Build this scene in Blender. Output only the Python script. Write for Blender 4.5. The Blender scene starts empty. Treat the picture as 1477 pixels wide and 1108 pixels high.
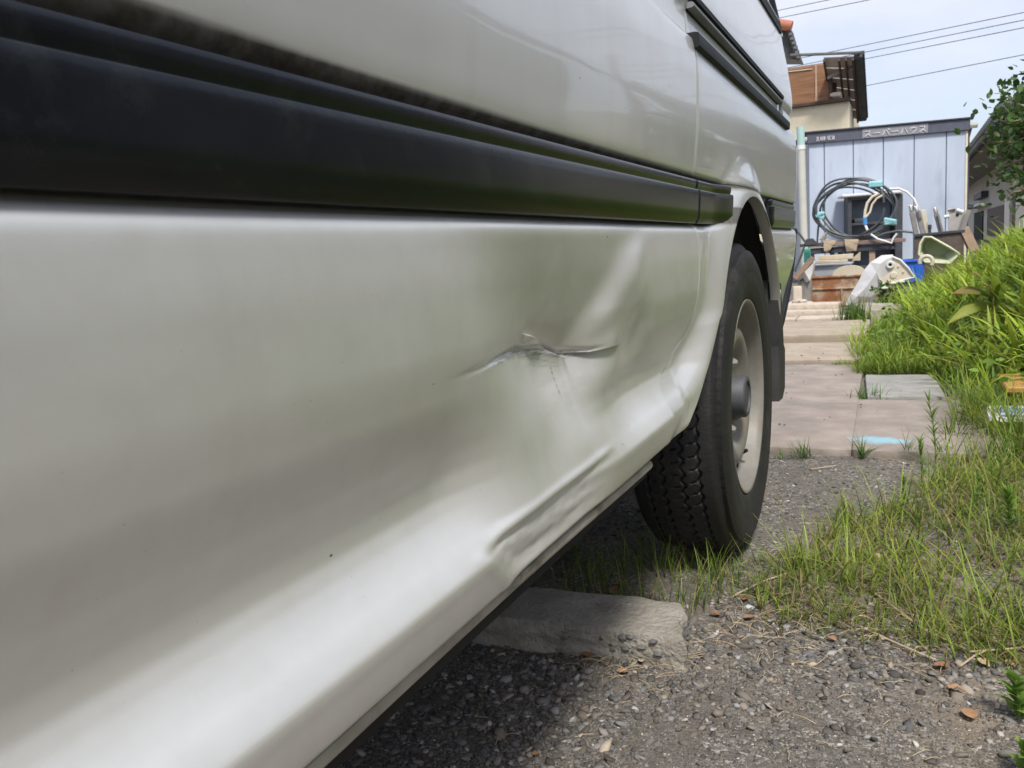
import bpy, bmesh, math, random
import numpy as np
from mathutils import Vector, Matrix, noise as mnoise
R = math.radians
random.seed(7); rng = np.random.default_rng(7)
S = bpy.context.scene
COL = S.collection

# ------------------------------------------------------------------ camera
IW, IH, FPX = 1477.0, 1108.0, 1195.0
CXP, CYP = 738.5, 554.0
def nrm(a): a = np.array(a, float); return a/np.linalg.norm(a)
CAM = np.array([0, 0, 0.66])
_u, _v, _s = 1303-CXP, 338-CYP, -0.065
dY = nrm([_u, _v, FPX]); dn = nrm([-_s, 1, -(_v-_s*_u)/FPX]); up = -dn; dX = np.cross(dY, up)
MW = np.array([dX, dY, up])
cam = bpy.data.cameras.new('camera'); camo = bpy.data.objects.new('camera', cam); COL.objects.link(camo)
cr, cu, cb = MW@[1, 0, 0], MW@[0, -1, 0], MW@[0, 0, -1]
camo.matrix_world = Matrix(((cr[0], cu[0], cb[0], CAM[0]), (cr[1], cu[1], cb[1], CAM[1]), (cr[2], cu[2], cb[2], CAM[2]), (0, 0, 0, 1)))
cam.sensor_width = 36; cam.lens = FPX/IW*36; cam.clip_start = 0.01; cam.clip_end = 2000
cam.dof.use_dof = True; cam.dof.focus_distance = 0.95; cam.dof.aperture_fstop = 24
S.camera = camo
# ------------------------------------------------------------------ world, sun, exposure
SUN_EL, SUN_AZ = R(56), R(149)       # azimuth clockwise from +Y
w = bpy.data.worlds.new('World'); S.world = w; w.use_nodes = True
nt = w.node_tree; nt.nodes.clear()
def WN(t, **k):
    n = nt.nodes.new(t)
    for a, b in k.items(): setattr(n, a, b)
    return n
sky = WN('ShaderNodeTexSky', sky_type='NISHITA', sun_disc=False, sun_elevation=SUN_EL, sun_rotation=SUN_AZ)
sky.dust_density = 2.0; sky.air_density = 1.0
bg1 = WN('ShaderNodeBackground'); bg1.inputs[1].default_value = 0.11
bg2 = WN('ShaderNodeBackground'); bg2.inputs[0].default_value = (0.85, 0.875, 1.0, 1); bg2.inputs[1].default_value = 0.66
tc = WN('ShaderNodeTexCoord'); mp = WN('ShaderNodeMapping'); mp.inputs['Scale'].default_value = (1.0, 1.0, 2.6)
nz = WN('ShaderNodeTexNoise'); nz.inputs['Scale'].default_value = 2.3; nz.inputs['Detail'].default_value = 7; nz.inputs['Roughness'].default_value = 0.55
rp = WN('ShaderNodeValToRGB'); rp.color_ramp.elements[0].position = 0.34; rp.color_ramp.elements[1].position = 0.66
rp.color_ramp.elements[0].color = (0.30, 0.30, 0.30, 1); rp.color_ramp.elements[1].color = (0.92, 0.95, 0.95, 1)
mx = WN('ShaderNodeMixShader'); out = WN('ShaderNodeOutputWorld')
L = nt.links.new
L(tc.outputs['Generated'], mp.inputs[0]); L(mp.outputs[0], nz.inputs[0]); L(nz.outputs['Fac'], rp.inputs[0])
L(sky.outputs[0], bg1.inputs[0]); L(rp.outputs[0], mx.inputs[0]); L(bg1.outputs[0], mx.inputs[1]); L(bg2.outputs[0], mx.inputs[2]); L(mx.outputs[0], out.inputs[0])
sl = bpy.data.lights.new('sun', 'SUN'); sl.energy = 2.6; sl.angle = R(10); sl.color = (1, 0.95, 0.87)
so = bpy.data.objects.new('sun', sl); COL.objects.link(so)
sd = Vector((math.sin(SUN_AZ)*math.cos(SUN_EL), math.cos(SUN_AZ)*math.cos(SUN_EL), math.sin(SUN_EL)))
so.rotation_euler = sd.to_track_quat('Z', 'Y').to_euler(); so.location = (5, -5, 12)
S.view_settings.view_transform = 'Standard'; S.view_settings.look = 'None'
S.view_settings.exposure = 0.72; S.view_settings.gamma = 1.0; S.view_settings.use_curve_mapping = False
S.render.engine = 'CYCLES'

# ------------------------------------------------------------------ helpers
def ray(px, py): return MW@nrm([px-CXP, py-CYP, FPX])
def AY(px, py, y):
    r = ray(px, py); return CAM+r*(y/r[1])
def AZ(px, py, z=0.0):
    r = ray(px, py); return CAM+r*((z-CAM[2])/r[2])
def AX(px, py, x=-0.3):
    r = ray(px, py); return CAM+r*(x/r[0])
def SS(a, b, x):
    t = np.clip((np.asarray(x, float)-a)/(b-a), 0, 1); return t*t*(3-2*t)

def thing(name, label, cat, loc=(0, 0, 0), group=None):
    o = bpy.data.objects.new(name, None); COL.objects.link(o); o.location = Vector(loc); o.empty_display_size = 0.05
    o['label'] = label; o['category'] = cat
    if group: o['group'] = group
    return o
def rootloc(o):
    p = Vector((0, 0, 0))
    while o is not None: p += o.location; o = o.parent
    return p
def tag(o, label, cat, group=None):
    o['label'] = label; o['category'] = cat
    if group: o['group'] = group
    return o
def link_mesh(name, verts, faces, mat, parent=None, loc=None, smooth=False, attrs=None, fattrs=None):
    """verts in world coordinates; stored relative to the parent's root or to loc"""
    v = np.asarray(verts, float)
    off = np.array(rootloc(parent)) if parent is not None else np.array(loc if loc is not None else (0, 0, 0), float)
    v = v-off
    me = bpy.data.meshes.new(name)
    if isinstance(faces, np.ndarray):
        n = len(faces); k = faces.shape[1]
        me.vertices.add(len(v)); me.vertices.foreach_set('co', v.ravel().astype(np.float32))
        me.loops.add(n*k); me.loops.foreach_set('vertex_index', faces.ravel().astype(np.int32))
        me.polygons.add(n); me.polygons.foreach_set('loop_start', (np.arange(n)*k).astype(np.int32))
        me.polygons.foreach_set('loop_total', np.full(n, k, np.int32))
        me.update(calc_edges=True)
    else:
        me.from_pydata([tuple(p) for p in v], [], faces)
    if attrs:
        for an, (typ, arr) in attrs.items():
            at = me.attributes.new(an, typ, 'POINT')
            at.data.foreach_set('color' if typ == 'FLOAT_COLOR' else 'value', np.asarray(arr, np.float32).ravel())
    if smooth: me.polygons.foreach_set('use_smooth', np.ones(len(me.polygons), bool))
    me.validate(); me.update()
    me.materials.append(mat)
    o = bpy.data.objects.new(name, me); COL.objects.link(o)
    if parent is not None: o.parent = parent
    elif loc is not None: o.location = Vector(loc)
    return o
class MB:
    def __init__(s): s.v = []; s.f = []
    def add(s, v, f):
        n = len(s.v); s.v += [tuple(map(float, p)) for p in v]; s.f += [tuple(int(i)+n for i in q) for q in f]; return s
    def box(s, c, d, rot=None, bev=0.0):
        hx, hy, hz = d[0]/2, d[1]/2, d[2]/2
        bm = bmesh.new(); bmesh.ops.create_cube(bm, size=1)
        for q in bm.verts: q.co = Vector((q.co.x*d[0], q.co.y*d[1], q.co.z*d[2]))
        if bev > 0: bmesh.ops.bevel(bm, geom=list(bm.edges), offset=min(bev, hx*.9, hy*.9, hz*.9), segments=1, affect='EDGES', profile=0.5)
        M = rot if rot is not None else Matrix.Identity(3)
        vs = [M@q.co+Vector(c) for q in bm.verts]; fs = [[q.index for q in f.verts] for f in bm.faces]
        bm.free(); return s.add(vs, fs)
    def bar(s, a, b, wd, th, bev=0.0, upv=(0, 0, 1)):
        a, b = Vector(a), Vector(b); z = (b-a); l = z.length; z.normalize()
        x = Vector(upv).cross(z)
        if x.length < 1e-4: x = Vector((1, 0, 0)).cross(z)
        x.normalize(); y = z.cross(x)
        M = Matrix((x, y, z)).transposed()
        return s.box((a+b)/2, (wd, th, l), M, bev)
    def tube(s, pts, r, n=8, cap=True):
        pts = [Vector(p) for p in pts]; rr = r if hasattr(r, '__len__') else [r]*len(pts)
        rings = []; prev = None
        for i, p in enumerate(pts):
            t = (pts[min(i+1, len(pts)-1)]-pts[max(i-1, 0)]).normalized()
            if prev is None:
                a = Vector((0, 0, 1)) if abs(t.z) < .9 else Vector((1, 0, 0)); x = a.cross(t).normalized()
            else: x = (prev-t*prev.dot(t)).normalized()
            prev = x; y = t.cross(x)
            rings.append([p+(x*math.cos(k*2*math.pi/n)+y*math.sin(k*2*math.pi/n))*rr[i] for k in range(n)])
        v = [q for g in rings for q in g]; f = []
        for i in range(len(pts)-1):
            for k in range(n):
                f.append((i*n+k, i*n+(k+1) % n, (i+1)*n+(k+1) % n, (i+1)*n+k))
        if cap: f.append(tuple(range(n-1, -1, -1))); f.append(tuple(range((len(pts)-1)*n, len(pts)*n)))
        return s.add(v, f)
    def prism(s, poly, ext, cap=True):
        """poly: list of 3d points, ext: extrusion vector"""
        n = len(poly); e = Vector(ext); P = [Vector(p) for p in poly]
        v = P+[p+e for p in P]; f = [(i, (i+1) % n, n+(i+1) % n, n+i) for i in range(n)]
        if cap: f += [tuple(range(n-1, -1, -1)), tuple(range(n, 2*n))]
        return s.add(v, f)
    def lathe(s, prof, c, axis=(1, 0, 0), n=48):
        """prof: (axial, radius) pairs"""
        ax = Vector(axis).normalized(); a = Vector((0, 0, 1)) if abs(ax.z) < .9 else Vector((1, 0, 0))
        x = a.cross(ax).normalized(); y = ax.cross(x); c = Vector(c); v = []; f = []
        for (u, r) in prof:
            for k in range(n):
                t = 2*math.pi*k/n; v.append(c+ax*u+(x*math.cos(t)+y*math.sin(t))*r)
        for i in range(len(prof)-1):
            for k in range(n): f.append((i*n+k, (i+1)*n+k, (i+1)*n+(k+1) % n, i*n+(k+1) % n))
        return s.add(v, f)
    def build(s, name, mat, parent=None, loc=None, smooth=False, attrs=None):
        o = link_mesh(name, np.array(s.v), s.f, mat, parent, loc, smooth, attrs)
        bm = bmesh.new(); bm.from_mesh(o.data); bmesh.ops.recalc_face_normals(bm, faces=bm.faces); bm.to_mesh(o.data); bm.free()
        if smooth:
            try: o.data.set_sharp_from_angle(angle=R(40))
            except Exception: pass
        return o
def rock_box(x0, x1, y0, y1, z0, z1, jit=0.006, bev=0.01, rz=0.0, seed=0, cuts=5, freq=18.0):
    bm = bmesh.new(); bmesh.ops.create_cube(bm, size=1)
    d = Vector((x1-x0, y1-y0, z1-z0)); c = Vector(((x0+x1)/2, (y0+y1)/2, (z0+z1)/2))
    for q in bm.verts: q.co = Vector((q.co.x*d.x, q.co.y*d.y, q.co.z*d.z))
    bmesh.ops.bevel(bm, geom=list(bm.edges), offset=min(bev, min(d)*.4), segments=2, affect='EDGES', profile=0.6)
    if cuts:
        es = [e for e in bm.edges if e.calc_length() > min(d)*0.35]
        bmesh.ops.subdivide_edges(bm, edges=es, cuts=cuts, use_grid_fill=True)
    M = Matrix.Rotation(rz, 3, 'Z')
    for q in bm.verts:
        p = q.co*freq*0.5+Vector((seed*7.3, seed*3.1, 0)); nn = mnoise.noise_vector(p)+0.4*mnoise.noise_vector(p*3)
        q.co = q.co+nn*jit
    vs = [M@q.co+c for q in bm.verts]; fs = [[q.index for q in f.verts] for f in bm.faces]; bm.free()
    m = MB(); m.add(vs, fs); return m

# ------------------------------------------------------------------ materials
def newmat(name):
    m = bpy.data.materials.new(name); m.use_nodes = True; n = m.node_tree; n.nodes.clear()
    o = n.nodes.new('ShaderNodeOutputMaterial'); b = n.nodes.new('ShaderNodeBsdfPrincipled'); n.links.new(b.outputs[0], o.inputs[0])
    return m, n, b, o
def pm(name, c1, c2=None, scale=8.0, rough=0.7, bump=0.0, bscale=None, metal=0.0, stretch=None, c3=None, s3=3.0, t3=(0.55, 0.7), coat=0.0, detail=6, spec=0.5, coords='Object'):
    """two-tone noise material, optional third tone in larger patches, optional bump"""
    m, n, b, o = newmat(name); Lk = n.links.new
    c2 = c2 or tuple(min(1, x*1.25) for x in c1)
    t = n.nodes.new('ShaderNodeTexCoord'); mp = n.nodes.new('ShaderNodeMapping'); Lk(t.outputs[coords], mp.inputs[0])
    if stretch: mp.inputs['Scale'].default_value = stretch
    z = n.nodes.new('ShaderNodeTexNoise'); z.inputs['Scale'].default_value = scale; z.inputs['Detail'].default_value = detail; z.inputs['Roughness'].default_value = 0.62
    Lk(mp.outputs[0], z.inputs[0])
    r = n.nodes.new('ShaderNodeValToRGB'); r.color_ramp.elements[0].position = 0.33; r.color_ramp.elements[1].position = 0.67
    r.color_ramp.elements[0].color = (*c1, 1); r.color_ramp.elements[1].color = (*c2, 1); Lk(z.outputs['Fac'], r.inputs[0])
    colout = r.outputs[0]
    if c3:
        z3 = n.nodes.new('ShaderNodeTexNoise'); z3.inputs['Scale'].default_value = s3; z3.inputs['Detail'].default_value = 8; z3.inputs['Roughness'].default_value = 0.65; Lk(mp.outputs[0], z3.inputs[0])
        r3 = n.nodes.new('ShaderNodeValToRGB'); r3.color_ramp.elements[0].position = t3[0]; r3.color_ramp.elements[1].position = t3[1]; Lk(z3.outputs['Fac'], r3.inputs[0])
        mx = n.nodes.new('ShaderNodeMix'); mx.data_type = 'RGBA'; Lk(r3.outputs[0], mx.inputs[0]); Lk(colout, mx.inputs[6]); mx.inputs[7].default_value = (*c3, 1); colout = mx.outputs[2]
    Lk(colout, b.inputs['Base Color']); b.inputs['Roughness'].default_value = rough; b.inputs['Metallic'].default_value = metal
    b.inputs['Coat Weight'].default_value = coat; b.inputs['Specular IOR Level'].default_value = spec
    if bump > 0:
        zb = n.nodes.new('ShaderNodeTexNoise'); zb.inputs['Scale'].default_value = bscale or scale*3; zb.inputs['Detail'].default_value = 8; Lk(mp.outputs[0], zb.inputs[0])
        bp = n.nodes.new('ShaderNodeBump'); bp.inputs['Strength'].default_value = bump; bp.inputs['Distance'].default_value = 0.01; Lk(zb.outputs['Fac'], bp.inputs['Height']); Lk(bp.outputs[0], b.inputs['Normal'])
    return m
def attr_mat(name, attr='Col', rough=0.6, transl=0.0, spec=0.3, bump=0.0, bscale=300):
    m, n, b, o = newmat(name); Lk = n.links.new
    a = n.nodes.new('ShaderNodeAttribute'); a.attribute_name = attr; Lk(a.outputs['Color'], b.inputs['Base Color'])
    b.inputs['Roughness'].default_value = rough; b.inputs['Specular IOR Level'].default_value = spec
    if bump > 0:
        t = n.nodes.new('ShaderNodeTexCoord'); zb = n.nodes.new('ShaderNodeTexNoise'); zb.inputs['Scale'].default_value = bscale; Lk(t.outputs['Object'], zb.inputs[0])
        bp = n.nodes.new('ShaderNodeBump'); bp.inputs['Strength'].default_value = bump; bp.inputs['Distance'].default_value = 0.002; Lk(zb.outputs['Fac'], bp.inputs['Height']); Lk(bp.outputs[0], b.inputs['Normal'])
    if transl > 0:
        tr = n.nodes.new('ShaderNodeBsdfTranslucent'); Lk(a.outputs['Color'], tr.inputs[0]); ms = n.nodes.new('ShaderNodeMixShader'); ms.inputs[0].default_value = transl
        Lk(b.outputs[0], ms.inputs[1]); Lk(tr.outputs[0], ms.inputs[2]); Lk(ms.outputs[0], o.inputs[0])
    return m

def make_paint(name, scuffs=True):
    """pearl white body paint under clear coat with specks, dirt and painted shade along the moulding, scuffed dents"""
    m, n, b, o = newmat(name); Lk = n.links.new; N = n.nodes.new
    t = N('ShaderNodeTexCoord')
    def noise(sc, det=4, stretch=None, rough=0.6):
        z = N('ShaderNodeTexNoise'); z.inputs['Scale'].default_value = sc; z.inputs['Detail'].default_value = det; z.inputs['Roughness'].default_value = rough
        if stretch: mp = N('ShaderNodeMapping'); mp.inputs['Scale'].default_value = stretch; Lk(t.outputs['Object'], mp.inputs[0]); Lk(mp.outputs[0], z.inputs[0])
        else: Lk(t.outputs['Object'], z.inputs[0])
        return z.outputs['Fac']
    def ramp(i, p0, p1, c0=0.0, c1=1.0):
        r = N('ShaderNodeMapRange'); r.interpolation_type = 'SMOOTHSTEP'; r.inputs[1].default_value = p0; r.inputs[2].default_value = p1; r.inputs[3].default_value = c0; r.inputs[4].default_value = c1; Lk(i, r.inputs[0]); return r.outputs[0]
    def math_(op, a, bb):
        q = N('ShaderNodeMath'); q.operation = op
        for i, x in enumerate((a, bb)):
            if isinstance(x, (int, float)): q.inputs[i].default_value = x
            else: Lk(x, q.inputs[i])
        return q.outputs[0]
    def mix(f, a, bb):
        q = N('ShaderNodeMix'); q.data_type = 'RGBA'
        Lk(f, q.inputs[0]) if not isinstance(f, float) else setattr(q.inputs[0], 'default_value', f)
        for i, x in ((6, a), (7, bb)):
            if isinstance(x, tuple): q.inputs[i].default_value = (*x, 1)
            else: Lk(x, q.inputs[i])
        return q.outputs[2]
    def attr(a):
        q = N('ShaderNodeAttribute'); q.attribute_name = a; return q.outputs['Fac']
    base = mix(noise(5.0, 5), (0.66, 0.66, 0.63), (0.70, 0.70, 0.67))
    # film of road dust
    base = mix(ramp(noise(28, 8, (1, 1, 0.35)), 0.5, 0.8, 0, 0.06), base, (0.40, 0.37, 0.30))
    base = mix(ramp(noise(11, 6, (2, 2, 0.12)), 0.52, 0.75, 0, 0.09), base, (0.37, 0.36, 0.32))
    # little chips and specks
    vo = N('ShaderNodeTexVoronoi'); vo.inputs['Scale'].default_value = 52; mpv = N('ShaderNodeMapping'); mpv.inputs['Scale'].default_value = (1, 0.6, 1); Lk(t.outputs['Object'], mpv.inputs[0]); Lk(mpv.outputs[0], vo.inputs[0])
    sp = math_('MULTIPLY', ramp(vo.outputs['Distance'], 0.035, 0.06, 1, 0), ramp(noise(61, 2), 0.55, 0.59))
    base = mix(sp, base, (0.10, 0.09, 0.075))
    vo2 = N('ShaderNodeTexVoronoi'); vo2.inputs['Scale'].default_value = 170; Lk(t.outputs['Object'], vo2.inputs[0])
    sp2 = math_('MULTIPLY', ramp(vo2.outputs['Distance'], 0.05, 0.10, 1, 0), ramp(noise(47, 3), 0.55, 0.66, 0, 0.55))
    base = mix(sp2, base, (0.20, 0.18, 0.15))
    g = math_('MULTIPLY', attr('grime_shade'), ramp(noise(60, 6), 0.3, 0.7, 0.90, 1.0))
    base = mix(math_('MULTIPLY', attr('dust'), ramp(noise(45, 8), 0.35, 0.75, 0.0, 0.14)), base, (0.52, 0.49, 0.42))
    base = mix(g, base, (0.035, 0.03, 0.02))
    sc = math_('MULTIPLY', attr('scuff'), ramp(noise(90, 8, (1, 0.12, 1)), 0.40, 0.62, 0.0, 0.85))
    base = mix(sc, base, (0.78, 0.77, 0.73))
    sc2 = math_('MULTIPLY', attr('scuff'), ramp(noise(150, 8, (1, 0.10, 1)), 0.62, 0.78, 0.0, 0.30))
    base = mix(sc2, base, (0.24, 0.22, 0.20))
    dk = math_('MULTIPLY', attr('scratch'), ramp(noise(330, 3, (1, 0.02, 1)), 0.38, 0.60, 0.05, 0.55))
    base = mix(dk, base, (0.06, 0.055, 0.05))
    Lk(base, b.inputs['Base Color'])
    Lk(math_('MULTIPLY', math_('SUBTRACT', 1.0, attr('grime_shade')), 0.55), b.inputs['Metallic'])
    rr = math_('ADD', ramp(noise(14, 6), 0.3, 0.75, 0.36, 0.44), math_('ADD', math_('MULTIPLY', attr('scuff'), 0.2), math_('MULTIPLY', attr('grime_shade'), 0.5))); Lk(rr, b.inputs['Roughness'])
    cw = math_('MULTIPLY', math_('SUBTRACT', 0.65, math_('MULTIPLY', attr('scuff'), 0.6)), math_('SUBTRACT', 1.0, attr('grime_shade'))); cw = math_('MULTIPLY', cw, math_('SUBTRACT', 1.0, math_('MULTIPLY', attr('dust'), 0.62))); Lk(cw, b.inputs['Coat Weight'])
    cr_ = math_('ADD', ramp(noise(9, 6), 0.3, 0.7, 0.03, 0.08), math_('MULTIPLY', attr('dust'), 0.13)); Lk(cr_, b.inputs['Coat Roughness'])
    bp = N('ShaderNodeBump'); bp.inputs['Strength'].default_value = 0.10; bp.inputs['Distance'].default_value = 0.0006; Lk(noise(350, 3), bp.inputs['Height']); Lk(bp.outputs[0], b.inputs['Normal'])
    return m
PAINT = make_paint('pearl_paint')
M = {}
M['trim'] = pm('black_moulding_plastic', (0.005, 0.0065, 0.010), (0.010, 0.012, 0.016), 12, 0.22, 0.02, 260, spec=0.36, c3=(.017, .020, .022), s3=22)
M['trim2'] = pm('black_rail_plastic', (0.010, 0.012, 0.014), (0.017, 0.019, 0.021), 20, 0.6, spec=0.22)
M['railmetal'] = pm('dull_rail_metal', (0.22, 0.22, 0.23), (0.40, 0.40, 0.42), 25, 0.45, metal=0.6, stretch=(1, 0.15, 1))
M['under'] = pm('underbody', (0.012, 0.012, 0.012), (0.02, 0.019, 0.018), 10, 0.9)
M['liner'] = pm('arch_liner_dirty', (0.010, 0.010, 0.011), (0.02, 0.019, 0.018), 14, 0.9, c3=(0.05, 0.045, 0.036), s3=6)
M['rubber'] = pm('tyre_rubber', (0.011, 0.011, 0.012), (0.020, 0.0195, 0.019), 18, 0.62, 0.15, 160, c3=(0.036, 0.034, 0.031), s3=9)
M['rim'] = pm('rim_cream_paint', (0.165, 0.158, 0.138), (0.235, 0.225, 0.20), 12, 0.5, 0.05, 120, c3=(0.19, 0.15, 0.10), s3=9, t3=(0.48, 0.72))
M['hub'] = pm('hub_cap_grey_plastic', (0.05, 0.053, 0.06), (0.075, 0.078, 0.085), 30, 0.6)
M['flap'] = pm('mud_flap_rubber', (0.025, 0.025, 0.026), (0.045, 0.045, 0.045), 12, 0.6)
M['glass'] = pm('dark_window_glass', (0.02, 0.024, 0.028), (0.024, 0.028, 0.03), 2, 0.04, spec=0.6, coat=1.0)
M['chrome'] = pm('dull_bolt_steel', (0.35, 0.34, 0.32), (0.5, 0.48, 0.45), 40, 0.4, metal=0.9)
M['lens'] = pm('red_lamp_lens', (0.35, 0.02, 0.015), (0.40, 0.03, 0.02), 10, 0.15, coat=0.6)
M['lensor'] = pm('orange_lamp_lens', (0.55, 0.16, 0.02), (0.6, 0.2, 0.03), 10, 0.15, coat=0.6)

# ------------------------------------------------------------------ the van
X0 = -0.30
PZ = [0.392, .397, .401, .410, .422, .4320, .4342, .4364, .441, .448, .456, .466, .476, .486, .497, .512, .532, .565, .600, .640, .672, .682, .6865, .690, .693, .6955, .698, .702, .760, .768, .776, .80, .86, .92, .97, .982, .987, .992, 1.035, 1.046, 1.07, 1.15, 1.24, 1.35, 1.70, 1.85, 1.93]
PX = [.0095, .0115, .0126, .0146, .0164, .0176, .0176, .0165, .0130, .0070, -.0005, -.0085, -.0147, -.0185, -.0190, -.0152, -.0072, .0030, .0072, .0066, .0042, .0030, .0018, .0000, -.0028, -.0065, -.0105, -.0115, -.0115, -.008, -.001, .003, .0075, .0075, .0040, .0010, -.0060, -.0100, -.0120, -.0060, -.004, -.0125, -.028, -.045, -.125, -.19, -.27]
def hermite(xs, ys, x):
    xs = np.array(xs); ys = np.array(ys); d = np.diff(ys)/np.diff(xs); m = np.zeros_like(ys)
    m[1:-1] = np.where(d[:-1]*d[1:] > 0, 2*d[:-1]*d[1:]/(d[:-1]+d[1:]+1e-12), 0); m[0] = d[0]; m[-1] = d[-1]
    i = np.clip(np.searchsorted(xs, x)-1, 0, len(xs)-2); h = xs[i+1]-xs[i]; t = np.clip((x-xs[i])/h, 0, 1)
    return (2*t**3-3*t**2+1)*ys[i]+(t**3-2*t**2+t)*h*m[i]+(-2*t**3+3*t**2)*ys[i+1]+(t**3-t**2)*h*m[i+1]
def prof(z): return hermite(PZ, PX, np.asarray(z, float))
EZ = [.385, .393, .412, .43, .453, .476, .50, .528, .584, .69, .80, 1.06, 2.0]
EY = [1.070, 1.095, 1.097, 1.10, 1.115, 1.155, 1.235, 1.28, 1.315, 1.342, 1.338, 1.368, 1.368]
def y_edge(z): return hermite(EZ, EY, np.asarray(z, float))
def vnoise(y, z, f, seed=0.0):
    return np.array([mnoise.noise(Vector((a*f+seed, b*f, seed*.7))) for a, b in zip(y.ravel(), z.ravel())]).reshape(y.shape)

def dents(y, z):
    """inward push in metres over the sliding door, plus scuff and scratch masks"""
    zc = np.interp(y, [.45, .52, .60, .68, .74, .80, .86, .92, 1.0], [.572, .574, .577, .577, .571, .560, .553, .553, .557])
    A = np.interp(y, [.46, .54, .62, .70, .76, .82, .88, .95, 1.02], [0, .0015, .0050, .0105, .0150, .0145, .0085, .0030, 0])
    yr = .800+(.985-.800)*np.clip((z-.56)/.12, -.2, 1.2)       # right ridge of the V
    yl = .740-(.740-.655)*np.clip((z-.575)/.105, 0, 1)         # soft left flank
    tz = np.clip((.688-z)/(.688-zc), 0, 1)
    up_ = tz**1.02
    gl = SS(yl-.20, yl+.03, y); gr_ = 1-SS(yr-.035, yr+.135, y)
    dV = .0310*up_*gl*gr_
    above = z > zc
    dA = np.where(above, dV, 0)
    ramp_w = np.interp(y, [.45, .7, .8, .9, 1.0], [.12, .095, .072, .055, .045])
    tb = np.clip((zc-z)/ramp_w, 0, 1)
    dC = .0310*SS(yl-.20, yl+.03, y)*(1-np.clip((y-.800)/.135, 0, 1))
    below = dC*(1-tb)**1.5-.0030*np.sin(np.pi*np.clip((zc-z)/.075, 0, 1))*SS(.58, .72, y)*(1-SS(.84, .95, y))
    ex = .0050*SS(.50, .68, y)*(1-SS(.80, .92, y))
    dA = dA+np.where(above, ex*np.exp(-(z-zc)/.016), 0)
    below = below+np.where(above, 0, ex*np.exp((z-zc)/.028))
    # below the crease the metal is stretched flat from the fold down to the sill edge
    xc = prof(zc)-dC-ex*.9; ts = np.clip((zc-z)/(zc-.4364), 0, 1)
    flat = prof(z)-(xc+(.0170-xc)*ts**1.08)
    wf = SS(.50, .66, y)*(1-SS(.76, 1.00, y))*(z > .4364)
    below = below*(1-wf)+flat*wf
    d = np.where(above, dA, below)
    # folded slit just over the crease
    d += .0032*np.exp(-((z-(zc+.0030))/.0026)**2)*SS(.50, .66, y)*(1-SS(.84, .90, y))
    # torn lip: short fold that runs down to the right
    t = np.clip((y-.695)/(.812-.695), 0, 1); zf = .593+(.555-.593)*t
    on = SS(.686, .704, y)*(1-SS(.806, .822, y))
    dz_ = z-zf
    step = SS(-.0010, .0010, dz_)
    d += on*(-.0080*(1-step)*np.exp(np.minimum(dz_, 0)/.014)*SS(-.008, .012, y-.70)+.0040*step*np.exp(-np.maximum(dz_, 0)/.010))
    d -= .0050*np.exp(-((y-(yr+.045))/.040)**2)*SS(.555, .60, z)*(1-SS(.655, .69, z))
    # shallow hollow to the right of the fold, bright shoulder between
    d += .0095*np.exp(-((y-1.005)/.070)**2-((z-.560)/.032)**2)
    d -= .0045*np.exp(-((y-.960)/.06)**2-((z-.632)/.030)**2)
    d -= .0030*np.exp(-((y-.90)/.08)**2-((z-.520)/.020)**2)
    # long wave across the flare below the crease
    d += .0022*np.exp(-((y-.66)/.09)**2-((z-.475)/.025)**2)
    d -= .0022*np.exp(-((y-.80)/.10)**2-((z-.470)/.022)**2)
    # pushed in sill edge with rough floor
    zt = np.interp(y, [.51, .53, .57, .67, .77, .85, .87], [.438, .4420, .4450, .4465, .4470, .4475, .447])
    yl2 = .524+.050*np.clip((.443-z)/.042, 0, 1)               # slanted near end
    mask = (.4+.6*SS(.398, .415, z))*SS(yl2-.008, yl2+.042, y)*(1-SS(.74, .875, y))*(1-SS(zt-.0075, zt+.001, z))
    fl = .0085*(1-.35*np.clip((z-.397)/.05, 0, 1))
    rip = .0009*np.sin((z-.397)/.0145*np.pi*1.0+y*9)*SS(.57, .65, y)
    d += mask*(fl+rip)
    d -= .0018*np.exp(-((z-zt-.0025)/.0038)**2)*SS(.53, .57, y)*(1-SS(.81, .87, y))
    d -= .0010*np.exp(-((y-yl2+.004)/.010)**2)*(1-SS(zt, zt+.006, z))*SS(.390, .397, z)
    nzv = vnoise(y, z, 30, 1.3)+.5*vnoise(y, z, 75, 4.2)
    reg = np.exp(-((y-.76)/.13)**2-((z-.60)/.07)**2)
    d += reg*.00045*nzv+mask*.0006*vnoise(y, z*2.2, 60, 8.8)
    d += .0010*vnoise(y, z, 6, 2.0)*SS(.40, .44, z)
    scuff = np.clip(mask*1.0+.75*np.exp(-((y-.77)/.09)**2-((z-.532)/.022)**2)+.35*np.exp(-((y-.78)/.06)**2-((z-.50)/.02)**2), 0, 1)
    scr = np.exp(-((z-(zc-.0012))/.0030)**2)*SS(.56, .66, y)*(1-SS(.80, .90, y))+.18*np.exp(-((z-(zc-.010))/.010)**2)*SS(.64, .70, y)*(1-SS(.78, .84, y))
    for o_, a_, b_, c_, e_, k_ in ((.0042, .60, .70, .80, .86, .9), (.0015, .54, .62, .82, .88, .8), (-.0012, .58, .66, .80, .90, 1.0), (-.0045, .66, .70, .78, .84, .7), (-.009, .68, .71, .76, .82, .6), (-.014, .70, .72, .79, .81, .45), (.0075, .64, .68, .72, .76, .5)):
        scr = scr+k_*np.exp(-((z-(zc+o_+.0012*np.sin(y*40+o_*900)))/.0007)**2)*SS(a_, b_, y)*(1-SS(c_, e_, y))
    scr = scr*.85+1.2*np.exp(-((y-.775)/.0018)**2)*SS(.515, .528, z)*(1-SS(.548, .553, z))
    return d, scuff, np.clip(scr, 0, 1)

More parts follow.
